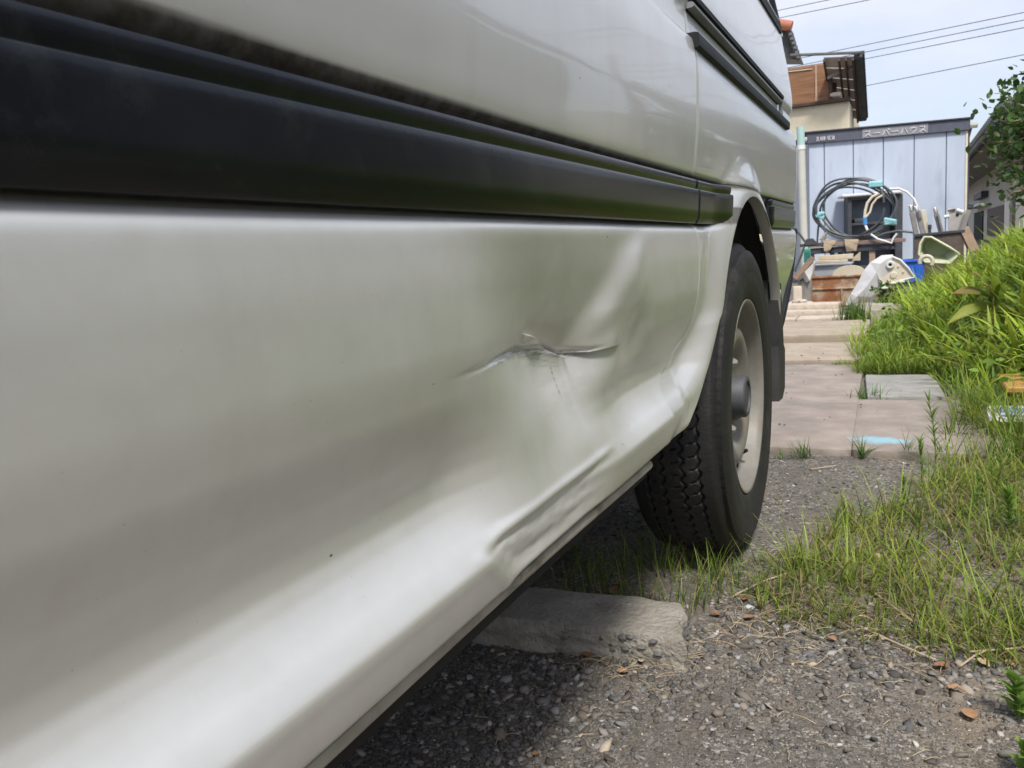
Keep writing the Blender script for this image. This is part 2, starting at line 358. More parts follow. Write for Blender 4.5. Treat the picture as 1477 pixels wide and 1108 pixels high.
van = thing('van', 'pearl white van with black side mouldings and a dented sliding door', 'van', (-1.14, 0.3, 0))
def grime_shade_mask(y, z):
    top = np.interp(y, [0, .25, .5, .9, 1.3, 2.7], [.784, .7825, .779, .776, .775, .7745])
    g = SS(.760, .768, z)*(1-SS(top-.0025, top+.0025, z))  # dark band over the moulding: dirt plus the gap's shadow painted in
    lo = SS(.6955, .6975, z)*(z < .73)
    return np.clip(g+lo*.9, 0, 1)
def grid_faces(nr, nc, skip=None):
    i, j = np.meshgrid(np.arange(nr-1), np.arange(nc-1), indexing='ij')
    q = np.stack([i*nc+j, i*nc+j+1, (i+1)*nc+j+1, (i+1)*nc+j], -1).reshape(-1, 4)
    if skip is not None: q = q[~skip(i.ravel(), j.ravel())]
    return q
def zrows(parts): return np.unique(np.round(np.concatenate([np.arange(a, b, s) for a, b, s in parts]), 5))

# sliding door: dense skin with rolled edges
zs = np.concatenate([[.397]*3, zrows([(.397, .53, .0018), (.53, .60, .0009), (.60, .70, .0025), (.70, .76, .01), (.76, .80, .003), (.80, .97, .008), (.97, 1.06, .003), (1.06, 1.265, .01)]), [1.273]])
ylin = np.concatenate([np.arange(.05, .45, .010), np.arange(.45, .62, .0032), np.arange(.62, .92, .0021), np.arange(.92, 1.10, .005)])
sfix = (ylin-.05)/(1.105-.05)
nroll = 5
zz = zs.copy(); yy_e = y_edge(zz)
# columns: left part keeps absolute y, right part stretches to the slanted edge
tail = np.linspace(0, 1, 34)[1:]
Y = np.zeros((len(zs), len(ylin)+len(tail))); Z = np.repeat(zs[:, None], Y.shape[1], 1)
ysplit = .93
for r_, ye in enumerate(yy_e):
    k = (ye-ysplit)/(1.10-ysplit)
    yl_ = np.where(ylin < ysplit, ylin, ysplit+(ylin-ysplit)*((ye-.010-ysplit)/(ylin[-1]-ysplit)))
    Y[r_] = np.concatenate([yl_, yl_[-1]+(ye-yl_[-1])*tail])
D, SC, SR = dents(Y, Z)
X = X0+prof(Z)-D*(1-SS(1.0, 1.08, Y))
ue = np.clip(1-(y_edge(Z)-Y)/.0035, 0, 1); X -= .0035*(1-np.sqrt(np.clip(1-ue**2, 0, 1)))
ub = np.clip(1-(Z-.397)/.004, 0, 1); X -= .003*(1-np.sqrt(np.clip(1-ub**2, 0, 1)))
# rolled bottom flange rows and rolled rear flange column
Z[0] = .3955; X[0] -= .022; Z[1] = .3950; X[1] -= .006; Z[2] = .3960; X[2] -= .0015
Yc = np.concatenate([Y, Y[:, -1:]+.0005, Y[:, -1:]], 1); Zc = np.concatenate([Z, Z[:, -1:], Z[:, -1:]], 1)
Xc = np.concatenate([X, X[:, -1:]-.004, X[:, -1:]-.022], 1)
nr, nc = Yc.shape
pad = lambda a: np.concatenate([a, a[:, -1:]*0, a[:, -1:]*0], 1)
V = np.stack([Xc, Yc, Zc], -1).reshape(-1, 3)
GR = grime_shade_mask(Yc, Zc)
door = link_mesh('sliding_door', V, grid_faces(nr, nc)[:, ::-1].copy(), PAINT, van, smooth=True, attrs={'grime_shade': ('FLOAT', GR), 'scuff': ('FLOAT', pad(SC)), 'scratch': ('FLOAT', pad(SR)), 'dust': ('FLOAT', 1-SS(.69, .82, Zc))})
door['label'] = 'sliding door with a creased dent and a scraped sill edge'

# rear quarter panel with flared wheel arch
AC, AZc, AR = 1.79, 0.336, 0.42
def y_front(z):
    z = np.asarray(z, float); c = AC-np.sqrt(np.clip(AR**2-(z-AZc)**2, 0, None))
    lin = np.interp(z, [.385, .392, .42, .48, .54, .58], [1.19, 1.205, 1.26, 1.345, 1.405, 1.5])
    return np.where(z < AZc+AR, np.where(z < .56, np.minimum(c, lin), c), AC)
def y_back(z):
    z = np.asarray(z, float); return np.where(z < AZc+AR, AC+np.sqrt(np.clip(AR**2-(z-AZc)**2, 0, None)), AC)
def y_rear(z): return np.interp(z, [.385, .43, .52, .60, .69, .76, 2], [2.235, 2.42, 2.60, 2.70, 2.775, 2.775, 2.775])
th = np.linspace(0, R(62), 30)
zq = np.unique(np.round(np.concatenate([np.arange(.393, .54, .004), AZc+AR*np.cos(th), np.arange(.70, .80, .004), np.arange(.80, 1.27, .012), np.arange(.965, 1.06, .005), [1.273]]), 5))
NF, NB = 46, 44
tf = np.linspace(0, 1, NF)**.9; tb_ = 1-(1-np.linspace(0, 1, NB))**1.5
Yq = np.zeros((len(zq), NF+NB)); Zq = np.repeat(zq[:, None], NF+NB, 1)
gap = .0030
for i, z in enumerate(zq):
    a = float(y_edge(z))+gap; yf = float(y_front(z)); yb = float(y_back(z)); yr_ = float(y_rear(z))
    Yq[i, :NF] = a+(yf-a)*tf; Yq[i, NF:] = yb+(yr_-yb)*tb_
def quarter_x(y, z):
    rr = np.hypot(y-AC, np.maximum(z, .40)-AZc)
    de = (y_front(z)-y)*np.sqrt(1-np.clip((z-AZc)/AR, 0, .93)**2); rr = np.where((y < AC) & (z < .70), AR+np.maximum(de, 0), rr)
    fl = .024*(1-SS(.415, .505, rr))*SS(.380, .40, z)
    fl = fl*np.where((y < AC) & (z < .60), 1-.45*(1-SS(.40, .58, z)), 1)
    kk = SS(.425, .53, rr); kk = np.where(z > .77, 1, kk)
    x = X0+prof(z)*kk+fl
    low = np.clip((.66-z)/.2, 0, 1)*SS(2.15, 2.3, y)           # behind the wheel the panel runs plainer
    x = x*(1-low)+(X0-.01)*low
    ur = np.clip((y-(y_rear(z)-.07))/.07, 0, 1); x -= .065*(1-np.sqrt(np.clip(1-ur**2, 0, 1)))
    x = x-.004*(1-SS(.45, .52, z))*(1-SS(1.2, 1.3, y))
    return x
Xq = quarter_x(Yq, Zq)
Yq2 = np.concatenate([Yq[:, :1]-.012, Yq], 1); Zq2 = np.concatenate([Zq[:, :1], Zq], 1); Xq2 = np.concatenate([Xq[:, :1]-.009, Xq], 1)
nr, nc = Yq2.shape
topz = AZc+AR-1e-4
Vq = np.stack([Xq2, Yq2, Zq2], -1).reshape(-1, 3)
qf = grid_faces(nr, nc, skip=lambda i, j: (j == NF) & (zq[i] < topz))
# wheel arch lip turned inwards
edge = [(i, NF) for i in range(nr) if zq[i] <= topz+1e-3]+[(i, NF+1) for i in range(nr-1, -1, -1) if zq[i] <= topz-1e-3]
ev = np.array([Vq[i*nc+j] for i, j in edge]); n0 = len(Vq)
ins = ev.copy(); ins[:, 0] -= .004; ins[:, 1] += (AC-ins[:, 1])*.006; ins2 = ins.copy(); ins2[:, 0] -= .020
allv = np.concatenate([Vq, ins, ins2]); ne = len(edge); ef = []
eidx = [i*nc+j for i, j in edge]
for k in range(ne-1):
    ef.append((eidx[k], eidx[k+1], n0+k+1, n0+k)); ef.append((n0+k, n0+k+1, n0+ne+k+1, n0+ne+k))
qfaces = np.concatenate([qf[:, ::-1], np.array(ef)])
ga = np.concatenate([grime_shade_mask(Yq2, Zq2).ravel(), np.full(2*ne, .12)])
quarter = link_mesh('quarter_panel', allv, qfaces, PAINT, van, smooth=True, attrs={'grime_shade': ('FLOAT', ga), 'scuff': ('FLOAT', ga*0), 'scratch': ('FLOAT', ga*0)})
quarter.data.set_sharp_from_angle(angle=R(50))

# plain sheets for the rest of the shell
def sheet(name, zlist, y0, y1, mat, side=1, n=8):
    zl = np.array(zlist); ys = np.linspace(y0, y1, n); Zs, Ys = np.meshgrid(zl, ys, indexing='ij'); Xs = X0+prof(Zs)
    if side < 0: Xs = -1.98-(Xs-X0)
    o = link_mesh(name, np.stack([Xs, Ys, Zs], -1).reshape(-1, 3), grid_faces(len(zl), n), mat, van, smooth=True)
    return o
zfull = PZ
sheet('front_door', [z for z in zfull if z < 1.26], -1.0, .045, PAINT)
sheet('front_wing', [z for z in zfull if z < 1.26], -1.85, -1.006, PAINT)
sheet('side_wall', zfull, -1.85, 2.775, PAINT, side=-1)
sheet('upper_side', [z for z in PZ if z >= 1.70], -1.5, 2.76, PAINT)
m = MB()
for a, b in ((-1.0, -.93), (0.0, .10), (1.30, 1.42), (2.69, 2.76)):
    p = [(X0+float(prof(z)), y, z) for y in (a, b) for z in (1.273, 1.71)]
    MB().add([(q[0], q[1], q[2]) for q in (p[0], p[2], p[3], p[1])], [(0, 1, 2, 3)]).build('window_pillar', PAINT, van)
for (a, b) in ((-.93, 0.0), (.10, 1.30), (1.42, 2.69)):
    m = MB(); zl = [1.286, 1.35, 1.5, 1.70]
    v = [(X0+float(prof(z))-.006, y, z) for z in zl for y in (a, b)]
    m.add(v, [(2*i, 2*i+1, 2*i+3, 2*i+2) for i in range(3)]); win = m.build('side_window', M['glass'], van)
    m = MB()
    for z in (1.278, 1.705): m.bar((X0+float(prof(z))+.001, a, z), (X0+float(prof(z))+.001, b, z), .010, .022, .002)
    for y in (a+.011, b-.011): m.bar((X0+float(prof(1.289))+.001, y, 1.290), (X0+float(prof(1.694))+.001, y, 1.694), .022, .010, .002)
    m.build('window_seal', M['trim2'], win)
    m = MB()
    zz_ = 1.300; m.bar((X0+float(prof(zz_))+.0035, a+.03, zz_), (X0+float(prof(zz_))+.0035, b-.03, zz_), .004, .006); m.build('bright_strip', M['railmetal'], win)
m = MB(); ys = np.linspace(-1.5, 2.76, 6)
m.prism([(X0-.27, -1.5, 1.93), (-.75, -1.5, 1.985), (-1.14, -1.5, 2.0), (-1.53, -1.5, 1.985), (-1.98+.27, -1.5, 1.93)], (0, 4.26, 0), cap=True); m.build('roof', PAINT, van, smooth=False)
# tailgate, front and floor
m = MB(); zt_ = [z for z in PZ if z >= .69]
v = []
for z in zt_:
    xo = X0+float(prof(z)); v += [(xo-.055, 2.768, z), (xo-.10, 2.80-.03*max(0, z-1.2), z), (-1.98-(xo-X0)+.10, 2.80-.03*max(0, z-1.2), z), (-1.98-(xo-X0)+.055, 2.768, z)]
m.add(v, [(4*i+k, 4*i+k+1, 4*i+k+5, 4*i+k+4) for i in range(len(zt_)-1) for k in range(3)]); m.build('tailgate', PAINT, van, smooth=True)
m = MB(); v = []
for z, yy in ((.39, -1.86), (.8, -1.90), (1.2, -1.80), (1.93, -1.5)):
    xo = X0+float(prof(z)); v += [(xo, yy+.06, z), (xo-.25, yy, z), (-1.98-(xo-X0)+.25, yy, z), (-1.98-(xo-X0), yy+.06, z)]
m.add(v, [(4*i+k, 4*i+k+1, 4*i+k+5, 4*i+k+4) for i in range(3) for k in range(3)]); m.build('front_panel', PAINT, van)
m = MB(); m.box((-1.14, -.15, .40), (1.56, 3.1, .06)); m.box((-1.14, 1.79, .62), (0.96, .88, .05)); m.box((-1.14, 2.45, .47), (1.50, .44, .06))
m.box((-.66, .5, .34), (.09, 3.3, .10)); m.box((-1.62, .5, .34), (.09, 3.3, .10)); m.build('underbody', M['under'], van)
m = MB(); m.tube([(-.42, 1.81, .336), (-1.86, 1.81, .336)], .04, 12); m.lathe([(-.13, .03), (-.1, .12), (0, .15), (.1, .12), (.13, .03)], (-1.14, 1.81, .336), n=20)
m.build('axle', M['under'], van)
m = MB(); m.tube([(-.42, -1.05, .336), (-1.86, -1.05, .336)], .035, 10); m.build('axle', M['under'], van)
# sill strip below the door: pinched seam
m = MB(); ys = np.linspace(.02, 1.02, 30); pr = [(-.012, .3935), (.0005, .3930), (.0045, .3910), (.0058, .3865), (.0040, .3820), (-.004, .3810), (-.03, .3820)]
v = [(X0+a+.002*math.sin(y*7), y, zz_+.0015*math.sin(y*5)) for y in ys for a, zz_ in pr]; k = len(pr)
m.add(v, [(i*k+j, i*k+j+1, (i+1)*k+j+1, (i+1)*k+j) for i in range(len(ys)-1) for j in range(k-1)])
m.build('sill_seam', pm('sill_dirty_paint', (.26, .245, .20), (.40, .38, .32), 20, .55, .1, 90, c3=(.09, .075, .055), s3=14), van, smooth=True)
m = MB(); m.box((X0-.04, .5, .372), (.03, 1.2, .05)); m.build('sill_inner', M['under'], van)

# black mouldings
MP = [(-.006, .7665), (.0025, .7665), (.0050, .7652), (.0060, .7622), (.0054, .7570), (.0040, .7530), (.0038, .7515), (.0066, .7507), (.0086, .7499), (.0092, .7484), (.0092, .740), (.0080, .720), (.0062, .7050), (.0040, .7022), (.0036, .7002), (.0015, .6982), (-.008, .6980)]
def moulding(name, y0, y1, label=None, dxf=None, e0=0.004, e1=0.004):
    ys = np.unique(np.concatenate([[y0, y0+e0*.3, y0+e0], np.linspace(y0+e0, y1-e1, 40), [y1-e1*.3, y1]])); m = MB(); v = []; k = len(MP)
    for y in ys:
        sh = 1-max(0, 1-(y-y0)/e0)**2*.6-max(0, 1-(y1-y)/e1)**2*.6
        for a, z in MP: v.append((X0-.006+(a+.006)*sh+(dxf(y) if dxf else 0), y, .731+(z-.731)*(1-.12*(1-sh))))
    f = [(i*k+j, i*k+j+1, (i+1)*k+j+1, (i+1)*k+j) for i in range(len(ys)-1) for j in range(k-1)]
    f += [tuple(range(k)), tuple(range((len(ys)-1)*k, len(ys)*k))]
    m.add(v, f); o = m.build(name, M['trim'], van, smooth=True)
    if label: o['label'] = label
    return o
moulding('side_moulding', .05, 1.335)
moulding('side_moulding', 1.342, 1.585, dxf=lambda y: .012*float(SS(1.44, 1.58, y)), e1=.02)
moulding('side_moulding', 2.16, 2.745, dxf=lambda y: -.055*float(SS(2.64, 2.80, y)), e0=.02)
moulding('side_moulding', -1.80, .042)
# rail with its cover along the quarter panel
def strip(name, prof_, y0, y1, mat, n=24, dx=None):
    m = MB(); k = len(prof_); ys = np.linspace(y0, y1, n); v = [(X0+a+(dx(y) if dx else 0), y, z) for y in ys for a, z in prof_]
    f = [(i*k+j, i*k+j+1, (i+1)*k+j+1, (i+1)*k+j) for i in range(n-1) for j in range(k-1)]+[tuple(range(k)), tuple(range((n-1)*k, n*k))]
    return m.add(v, f).build(name, mat, van, smooth=True)
strip('rail_cover', [(-.012, .9905), (.006, .9905), (.0115, .9890), (.0135, .985), (.0125, .9700), (.010, .9675), (-.006, .967)], 1.352, 2.50, M['trim2'])
strip('rail_channel', [(-.014, 1.032), (-.0100, 1.032), (-.0120, 1.028), (-.0125, .996), (-.009, .9925), (-.014, .992)], 1.372, 2.44, M['trim2'])
strip('rail', [(-.012, 1.0415), (-.001, 1.0410), (.0020, 1.0385), (.0020, 1.0345), (-.001, 1.0325), (-.012, 1.032)], 1.372, 2.44, M['railmetal'])
strip('rail_lip', [(-.012, 1.0545), (.002, 1.0545), (.0050, 1.0510), (.0045, 1.0430), (-.012, 1.0420)], 1.372, 2.445, M['trim2'])
m = MB(); m.bar((X0-.004, 2.446, .995), (X0-.004, 2.446, 1.052), .010, .010); m.build('rail_end_cap', M['railmetal'], van)
# tailgate gap and lower rear edge of the side
m = MB(); m.tube([(X0-.052, 2.768, .78), (X0-.052, 2.772, .95), (X0-.056, 2.772, 1.0)], .004, 6); m.tube([(X0-.012, 2.715, .775), (X0-.014, 2.722, .772), (X0-.020, 2.735, .773)], .004, 6); m.build('tailgate_gap', M['trim2'], van)
m = MB(); zl = np.linspace(.42, .695, 14); pts = [(X0-.014, float(y_rear(z))-.008, z) for z in zl]; m.tube(pts, .014, 8); m.build('bumper_edge', M['trim2'], van, smooth=True)
m = MB(); m.box((-1.14, 2.80, .56), (1.50, .10, .22), bev=.03); m.build('rear_bumper', M['trim2'], van)
for s in (-1, 1):
    m = MB(); m.box((-1.14+s*.74, 2.795, .95), (.12, .03, .28), bev=.008); tl = m.build('tail_lamp', M['lens'], van)
    m = MB(); m.box((-1.14+s*.74, 2.8135, 1.03), (.10, .008, .08), bev=.002); m.build('indicator_lens', M['lensor'], tl)
# inner arch liner
m = MB(); n = 40; v = []; ang = np.linspace(R(6), R(172), n)
for xx, rr in ((X0-.008, AR+.012), (X0-.05, AR+.010), (X0-.065, AR-.006), (X0-.10, AR-.006), (X0-.105, AR+.004), (X0-.30, AR+.004)):
    for a in ang: v.append((xx, AC+rr*math.cos(a), AZc+rr*math.sin(a)))
m.add(v, [(i*n+k, i*n+k+1, (i+1)*n+k+1, (i+1)*n+k) for i in range(5) for k in range(n-1)])
m.build('arch_liner', M['liner'], van, smooth=True)
m = MB(); m.prism([(X0-.30, AC+(AR+.004)*math.cos(a), AZc+(AR+.004)*math.sin(a)) for a in np.linspace(R(0), R(180), 24)], (-.01, 0, 0)); m.build('arch_inner_wall', M['under'], van)

# wheels
def make_wheel(cx_, cy_, cz_, side):
    """cx_: plane of the outer rim flange"""
    ax = side
    def lp(profile): return [(u*ax, r) for u, r in profile]
    # tyre: dense tread with zigzag grooves cut as geometry
    RT, WT = .335, .168; nth = 900
    wl = np.linspace(0, 1, 74)
    th_ = np.linspace(0, 2*np.pi, nth, endpoint=False)
    U, T = np.meshgrid(wl, th_, indexing='ij')
    rad = RT-.010*(2*U-1)**2-.014*np.clip((np.abs(2*U-1)-.86)/.14, 0, 1)**2
    pitch = 78; ph = T/(2*np.pi)*pitch; tri = 2*np.abs((ph % 1)-.5)-.5
    zg = np.zeros_like(U)
    for c_, wd_, am in ((.20, .018, .010), (.385, .022, .022), (.50, .0, 0), (.615, .022, -.022), (.80, .018, -.010)):
        if wd_ == 0: continue
        sq = np.clip(tri*4, -1, 1); dd = np.abs(U-(c_+am*sq)); zg = np.maximum(zg, 1-SS(wd_*.5, wd_*.85, dd))
    # sipes in the blocks
    fr = ph % 1
    for lo, hi, off in ((.22, .36, .2), (.42, .58, .65), (.64, .78, .2)):
        mid = (lo+hi)/2; u_ = (U-lo)/(hi-lo); ins = SS(0, .15, u_)*(1-SS(.55, .7, u_)) if lo < .5 else SS(.3, .45, u_)*(1-SS(.85, 1, u_))
        dd = np.abs(((fr-off-(u_-.5)*.25+.5) % 1)-.5); zg = np.maximum(zg, .8*ins*(1-SS(.045, .085, dd)))
    sh = np.clip((np.abs(2*U-1)-.90)/.1, 0, 1); nib = (((T/(2*np.pi)*92) % 1) < .3)*sh*.35
    rad = rad-.0055*zg-.0018*nib
    xx = cx_-ax*.004-ax*(U*WT)
    P3 = np.stack([xx, cy_+rad*np.cos(T), cz_+rad*np.sin(T)], -1).reshape(-1, 3)
    nU = len(wl); i, j = np.meshgrid(np.arange(nU-1), np.arange(nth), indexing='ij')
    Fq = np.stack([i*nth+j, (i+1)*nth+j, (i+1)*nth+(j+1) % nth, i*nth+(j+1) % nth], -1).reshape(-1, 4)
    # side walls
    swp = [(.004, .3115), (.0085, .302), (.0115, .288), (.0118, .270), (.0114, .268), (.0112, .2665), (.0114, .265), (.0098, .245), (.0096, .243), (.0092, .2415), (.0075, .228), (.0045, .217), (.0020, .2125), (-.004, .209), (-.015, .207)]
    n0 = len(P3); vs = [P3]; fs = [Fq]; rows = []
    prof_o = [(-.004+.0, float(rad[0].mean()))]+swp
    ring0 = 0
    vo = np.stack([np.concatenate([np.full(nth, cx_+ax*u) for u, r in swp]), np.concatenate([cy_+r*np.cos(th_) for u, r in swp]), np.concatenate([cz_+r*np.sin(th_) for u, r in swp])], -1)
    vi = vo.copy(); vi[:, 0] = cx_-ax*.004-ax*WT-(vo[:, 0]-cx_)
    vs += [vo, vi]; k = len(swp); j = np.arange(nth)
    for base, first in ((n0, 0), (n0+len(vo), (nU-1)*nth)):
        fs.append(np.stack([first+j, base+j, base+(j+1) % nth, first+(j+1) % nth], -1))
        for q in range(k-1): fs.append(np.stack([base+q*nth+j, base+(q+1)*nth+j, base+(q+1)*nth+(j+1) % nth, base+q*nth+(j+1) % nth], -1))
    wheel = MB().lathe([(-ax*.16, .06), (-ax*.15, .13), (-ax*.09, .135), (-ax*.085, .05)], (cx_, cy_, cz_), n=32).build('wheel', M['under'], van, smooth=True)
    ty = link_mesh('tyre', np.concatenate(vs), np.concatenate(fs), M['rubber'], wheel, smooth=True)
    bm = bmesh.new(); bm.from_mesh(ty.data); bmesh.ops.recalc_face_normals(bm, faces=bm.faces); bm.to_mesh(ty.data); bm.free(); ty.data.set_sharp_from_angle(angle=R(48))
    rimp = [(-.012, .2065), (.001, .2095), (.0035, .2085), (.0030, .2045), (-.002, .2000), (-.010, .1965), (-.030, .1930), (-.036, .1905), (-.042, .1830), (-.054, .1770), (-.058, .1735), (-.056, .1700), (-.046, .1640), (-.030, .1560), (-.020, .1460), (-.016, .1340), (-.0165, .1240), (-.022, .1140), (-.034, .1030), (-.043, .0950), (-.045, .0880), (-.045, .060), (-.045, .030)]
    rm = MB().lathe(lp(rimp), (cx_, cy_, cz_), n=96).build('rim', M['rim'], wheel, smooth=True)
    MB().lathe(lp([(-.050, .046), (-.004, .046), (-.001, .044), (.001, .040), (.001, .034), (-.003, .032), (-.003, .001)]), (cx_, cy_, cz_), n=40).build('hub_cap', M['hub'], wheel, smooth=True)
    for q in range(6):
        a = 2*math.pi*q/6+.25; cc = (cx_-ax*.045, cy_+.073*math.cos(a), cz_+.073*math.sin(a))
        MB().lathe(lp([(0, .0125), (.012, .0125), (.016, .010), (.022, .006), (.023, .001)]), cc, n=6).build('wheel_nut', M['rim'], wheel)
    for q in range(8):
        a = 2*math.pi*q/8+.12; d_ = Vector((0, math.cos(a), math.sin(a))); c0 = Vector((cx_-ax*.0285, cy_, cz_))+d_*.1545
        MB().lathe(lp([(0, .0125), (.0012, .0120), (.0014, .001)]), c0, axis=(1, 0, 0), n=14).build('vent_hole', M['under'], rm)
    a = R(-62); d_ = Vector((0, math.cos(a), math.sin(a))); p0 = Vector((cx_-ax*.050, cy_, cz_))+d_*.178
    MB().tube([p0-Vector((ax*.012, 0, 0)), p0+Vector((ax*.016, 0, 0))-d_*.010, p0+Vector((ax*.034, 0, 0))-d_*.022], [.0055, .0048, .0042], 8).build('valve_stem', M['rubber'], wheel)
    return wheel
whl = make_wheel(-.303, 1.81, .336, 1)
def dup_part(o, parent, off):
    c = o.copy(); COL.objects.link(c); c.parent = parent; c.location = o.location+Vector(off) if off else o.location
    for ch in list(o.children): dup_part(ch, c, None)
    return c
dup_part(whl, van, (0, -2.86, 0))
whl2 = make_wheel(-1.977, 1.81, .336, -1); dup_part(whl2, van, (0, -2.86, 0))
# mud flap behind the wheel
m = MB(); m.prism([(-.283, 2.165, .565), (-.281, 2.215, .555), (-.277, 2.215, .40), (-.277, 2.240, .385), (-.277, 2.225, .285), (-.280, 2.200, .262), (-.283, 2.150, .262), (-.283, 2.170, .40)], (-.20, 0, 0)); fl = m.build('mud_flap', M['flap'], van)
m = MB(); m.box((-.40, 2.146, .42), (.19, .012, .30), bev=.004); m.build('flap_sheet', M['flap'], fl)
m = MB(); m.lathe([(0, .001), (.003, .009), (0, .0105)], (-.2805, 2.186, .532), axis=(1, 0, 0), n=12); m.build('flap_bolt', M['chrome'], fl)
# ------------------------------------------------------------------ ground, path, bank
def bank_h(x, y):
    x = np.asarray(x, float); y = np.asarray(y, float)
    edge = np.interp(y, [-3, 1.3, 2.2, 3.2, 4.5, 6.0, 9.0, 12], [1.1, .75, .55, .42, .12, .10, .10, .3])
    return .34*SS(0, 1.0, (x-edge)/1.1)*SS(1.5, 4.5, y)*(1-.3*SS(9, 12, y))+.10*SS(0, 1, (x-edge)/.8)
gx = np.unique(np.concatenate([[-120, -60, -30, -15, -8, -5, -3.5], np.arange(-2.2, -1.2, .2), np.arange(-1.2, .9, .02), np.arange(.9, 3, .1), [3.5, 5, 8, 15, 30, 60, 120]]))
gy = np.unique(np.concatenate([[-120, -60, -30, -15, -8, -5, -3, -2, -1], np.arange(-.5, .6, .1), np.arange(.6, 2.7, .02), np.arange(2.7, 10, .12), [11, 12, 14, 16, 20, 30, 60, 120]]))
GY, GX = np.meshgrid(gy, gx, indexing='ij')
gn = np.array([mnoise.noise(Vector((a*4, b*4, 0)))*.010+mnoise.noise(Vector((a*17, b*17, 3)))*.004 for a, b in zip(GX.ravel(), GY.ravel())]).reshape(GX.shape)
near = SS(-2.5, -1.5, GX)*(1-SS(2.5, 3.5, GX))*SS(-1, .5, GY)*(1-SS(2.4, 2.62, GY))
GZ = gn*near+bank_h(GX, GY)-.004
def ground_mat():
    m, n, b, o = newmat('gravelly_ground'); Lk = n.links.new; N = n.nodes.new
    t = N('ShaderNodeTexCoord')
    def noise(sc, det=6, off=0):
        z = N('ShaderNodeTexNoise'); z.inputs['Scale'].default_value = sc; z.inputs['Detail'].default_value = det; z.inputs['Roughness'].default_value = .65
        mp = N('ShaderNodeMapping'); mp.inputs['Location'].default_value = (off, off*.7, 0); Lk(t.outputs['Object'], mp.inputs[0]); Lk(mp.outputs[0], z.inputs[0]); return z.outputs['Fac']
    def ramp(i, stops):
        r = N('ShaderNodeValToRGB'); e = r.color_ramp.elements
        while len(e) < len(stops): e.new(.5)
        for q, (p, c) in zip(e, stops): q.position = p; q.color = (*c, 1) if isinstance(c, tuple) else (c, c, c, 1)
        Lk(i, r.inputs[0]); return r.outputs[0]
    vo = N('ShaderNodeTexVoronoi'); vo.inputs['Scale'].default_value = 190; Lk(t.outputs['Object'], vo.inputs[0])
    sep = N('ShaderNodeSeparateColor'); Lk(vo.outputs['Color'], sep.inputs[0])
    stones = ramp(sep.outputs[0], [(0, (.06, .055, .049)), (.45, (.13, .12, .106)), (.82, (.21, .195, .17)), (.97, (.36, .34, .31))])
    soil = ramp(noise(22), [(.3, (.15, .118, .085)), (.7, (.26, .215, .165))])
    asph = ramp(noise(60, 8, 2), [(.3, (.09, .082, .073)), (.7, (.165, .15, .132))])
    f1 = ramp(noise(2.2, 6, 5), [(.46, 0.0), (.58, 1.0)])
    mx = N('ShaderNodeMix'); mx.data_type = 'RGBA'; Lk(f1, mx.inputs[0]); Lk(asph, mx.inputs[6]); Lk(soil, mx.inputs[7])
    f2 = ramp(noise(9, 5, 8), [(.38, 0.0), (.60, .9)])
    m2 = N('ShaderNodeMix'); m2.data_type = 'RGBA'; Lk(f2, m2.inputs[0]); Lk(mx.outputs[2], m2.inputs[6]); Lk(stones, m2.inputs[7])
    Lk(m2.outputs[2], b.inputs['Base Color']); b.inputs['Roughness'].default_value = .9; b.inputs['Specular IOR Level'].default_value = .25
    bp = N('ShaderNodeBump'); bp.inputs['Strength'].default_value = .9; bp.inputs['Distance'].default_value = .002; bp.invert = True; Lk(vo.outputs['Distance'], bp.inputs['Height'])
    bp2 = N('ShaderNodeBump'); bp2.inputs['Strength'].default_value = .5; bp2.inputs['Distance'].default_value = .004; Lk(noise(120, 8), bp2.inputs['Height']); Lk(bp.outputs[0], bp2.inputs['Normal']); Lk(bp2.outputs[0], b.inputs['Normal'])
    return m
go = link_mesh('ground', np.stack([GX, GY, GZ], -1).reshape(-1, 3), grid_faces(len(gy), len(gx)), ground_mat(), loc=(0, 0, 0), smooth=True); go['kind'] = 'structure'

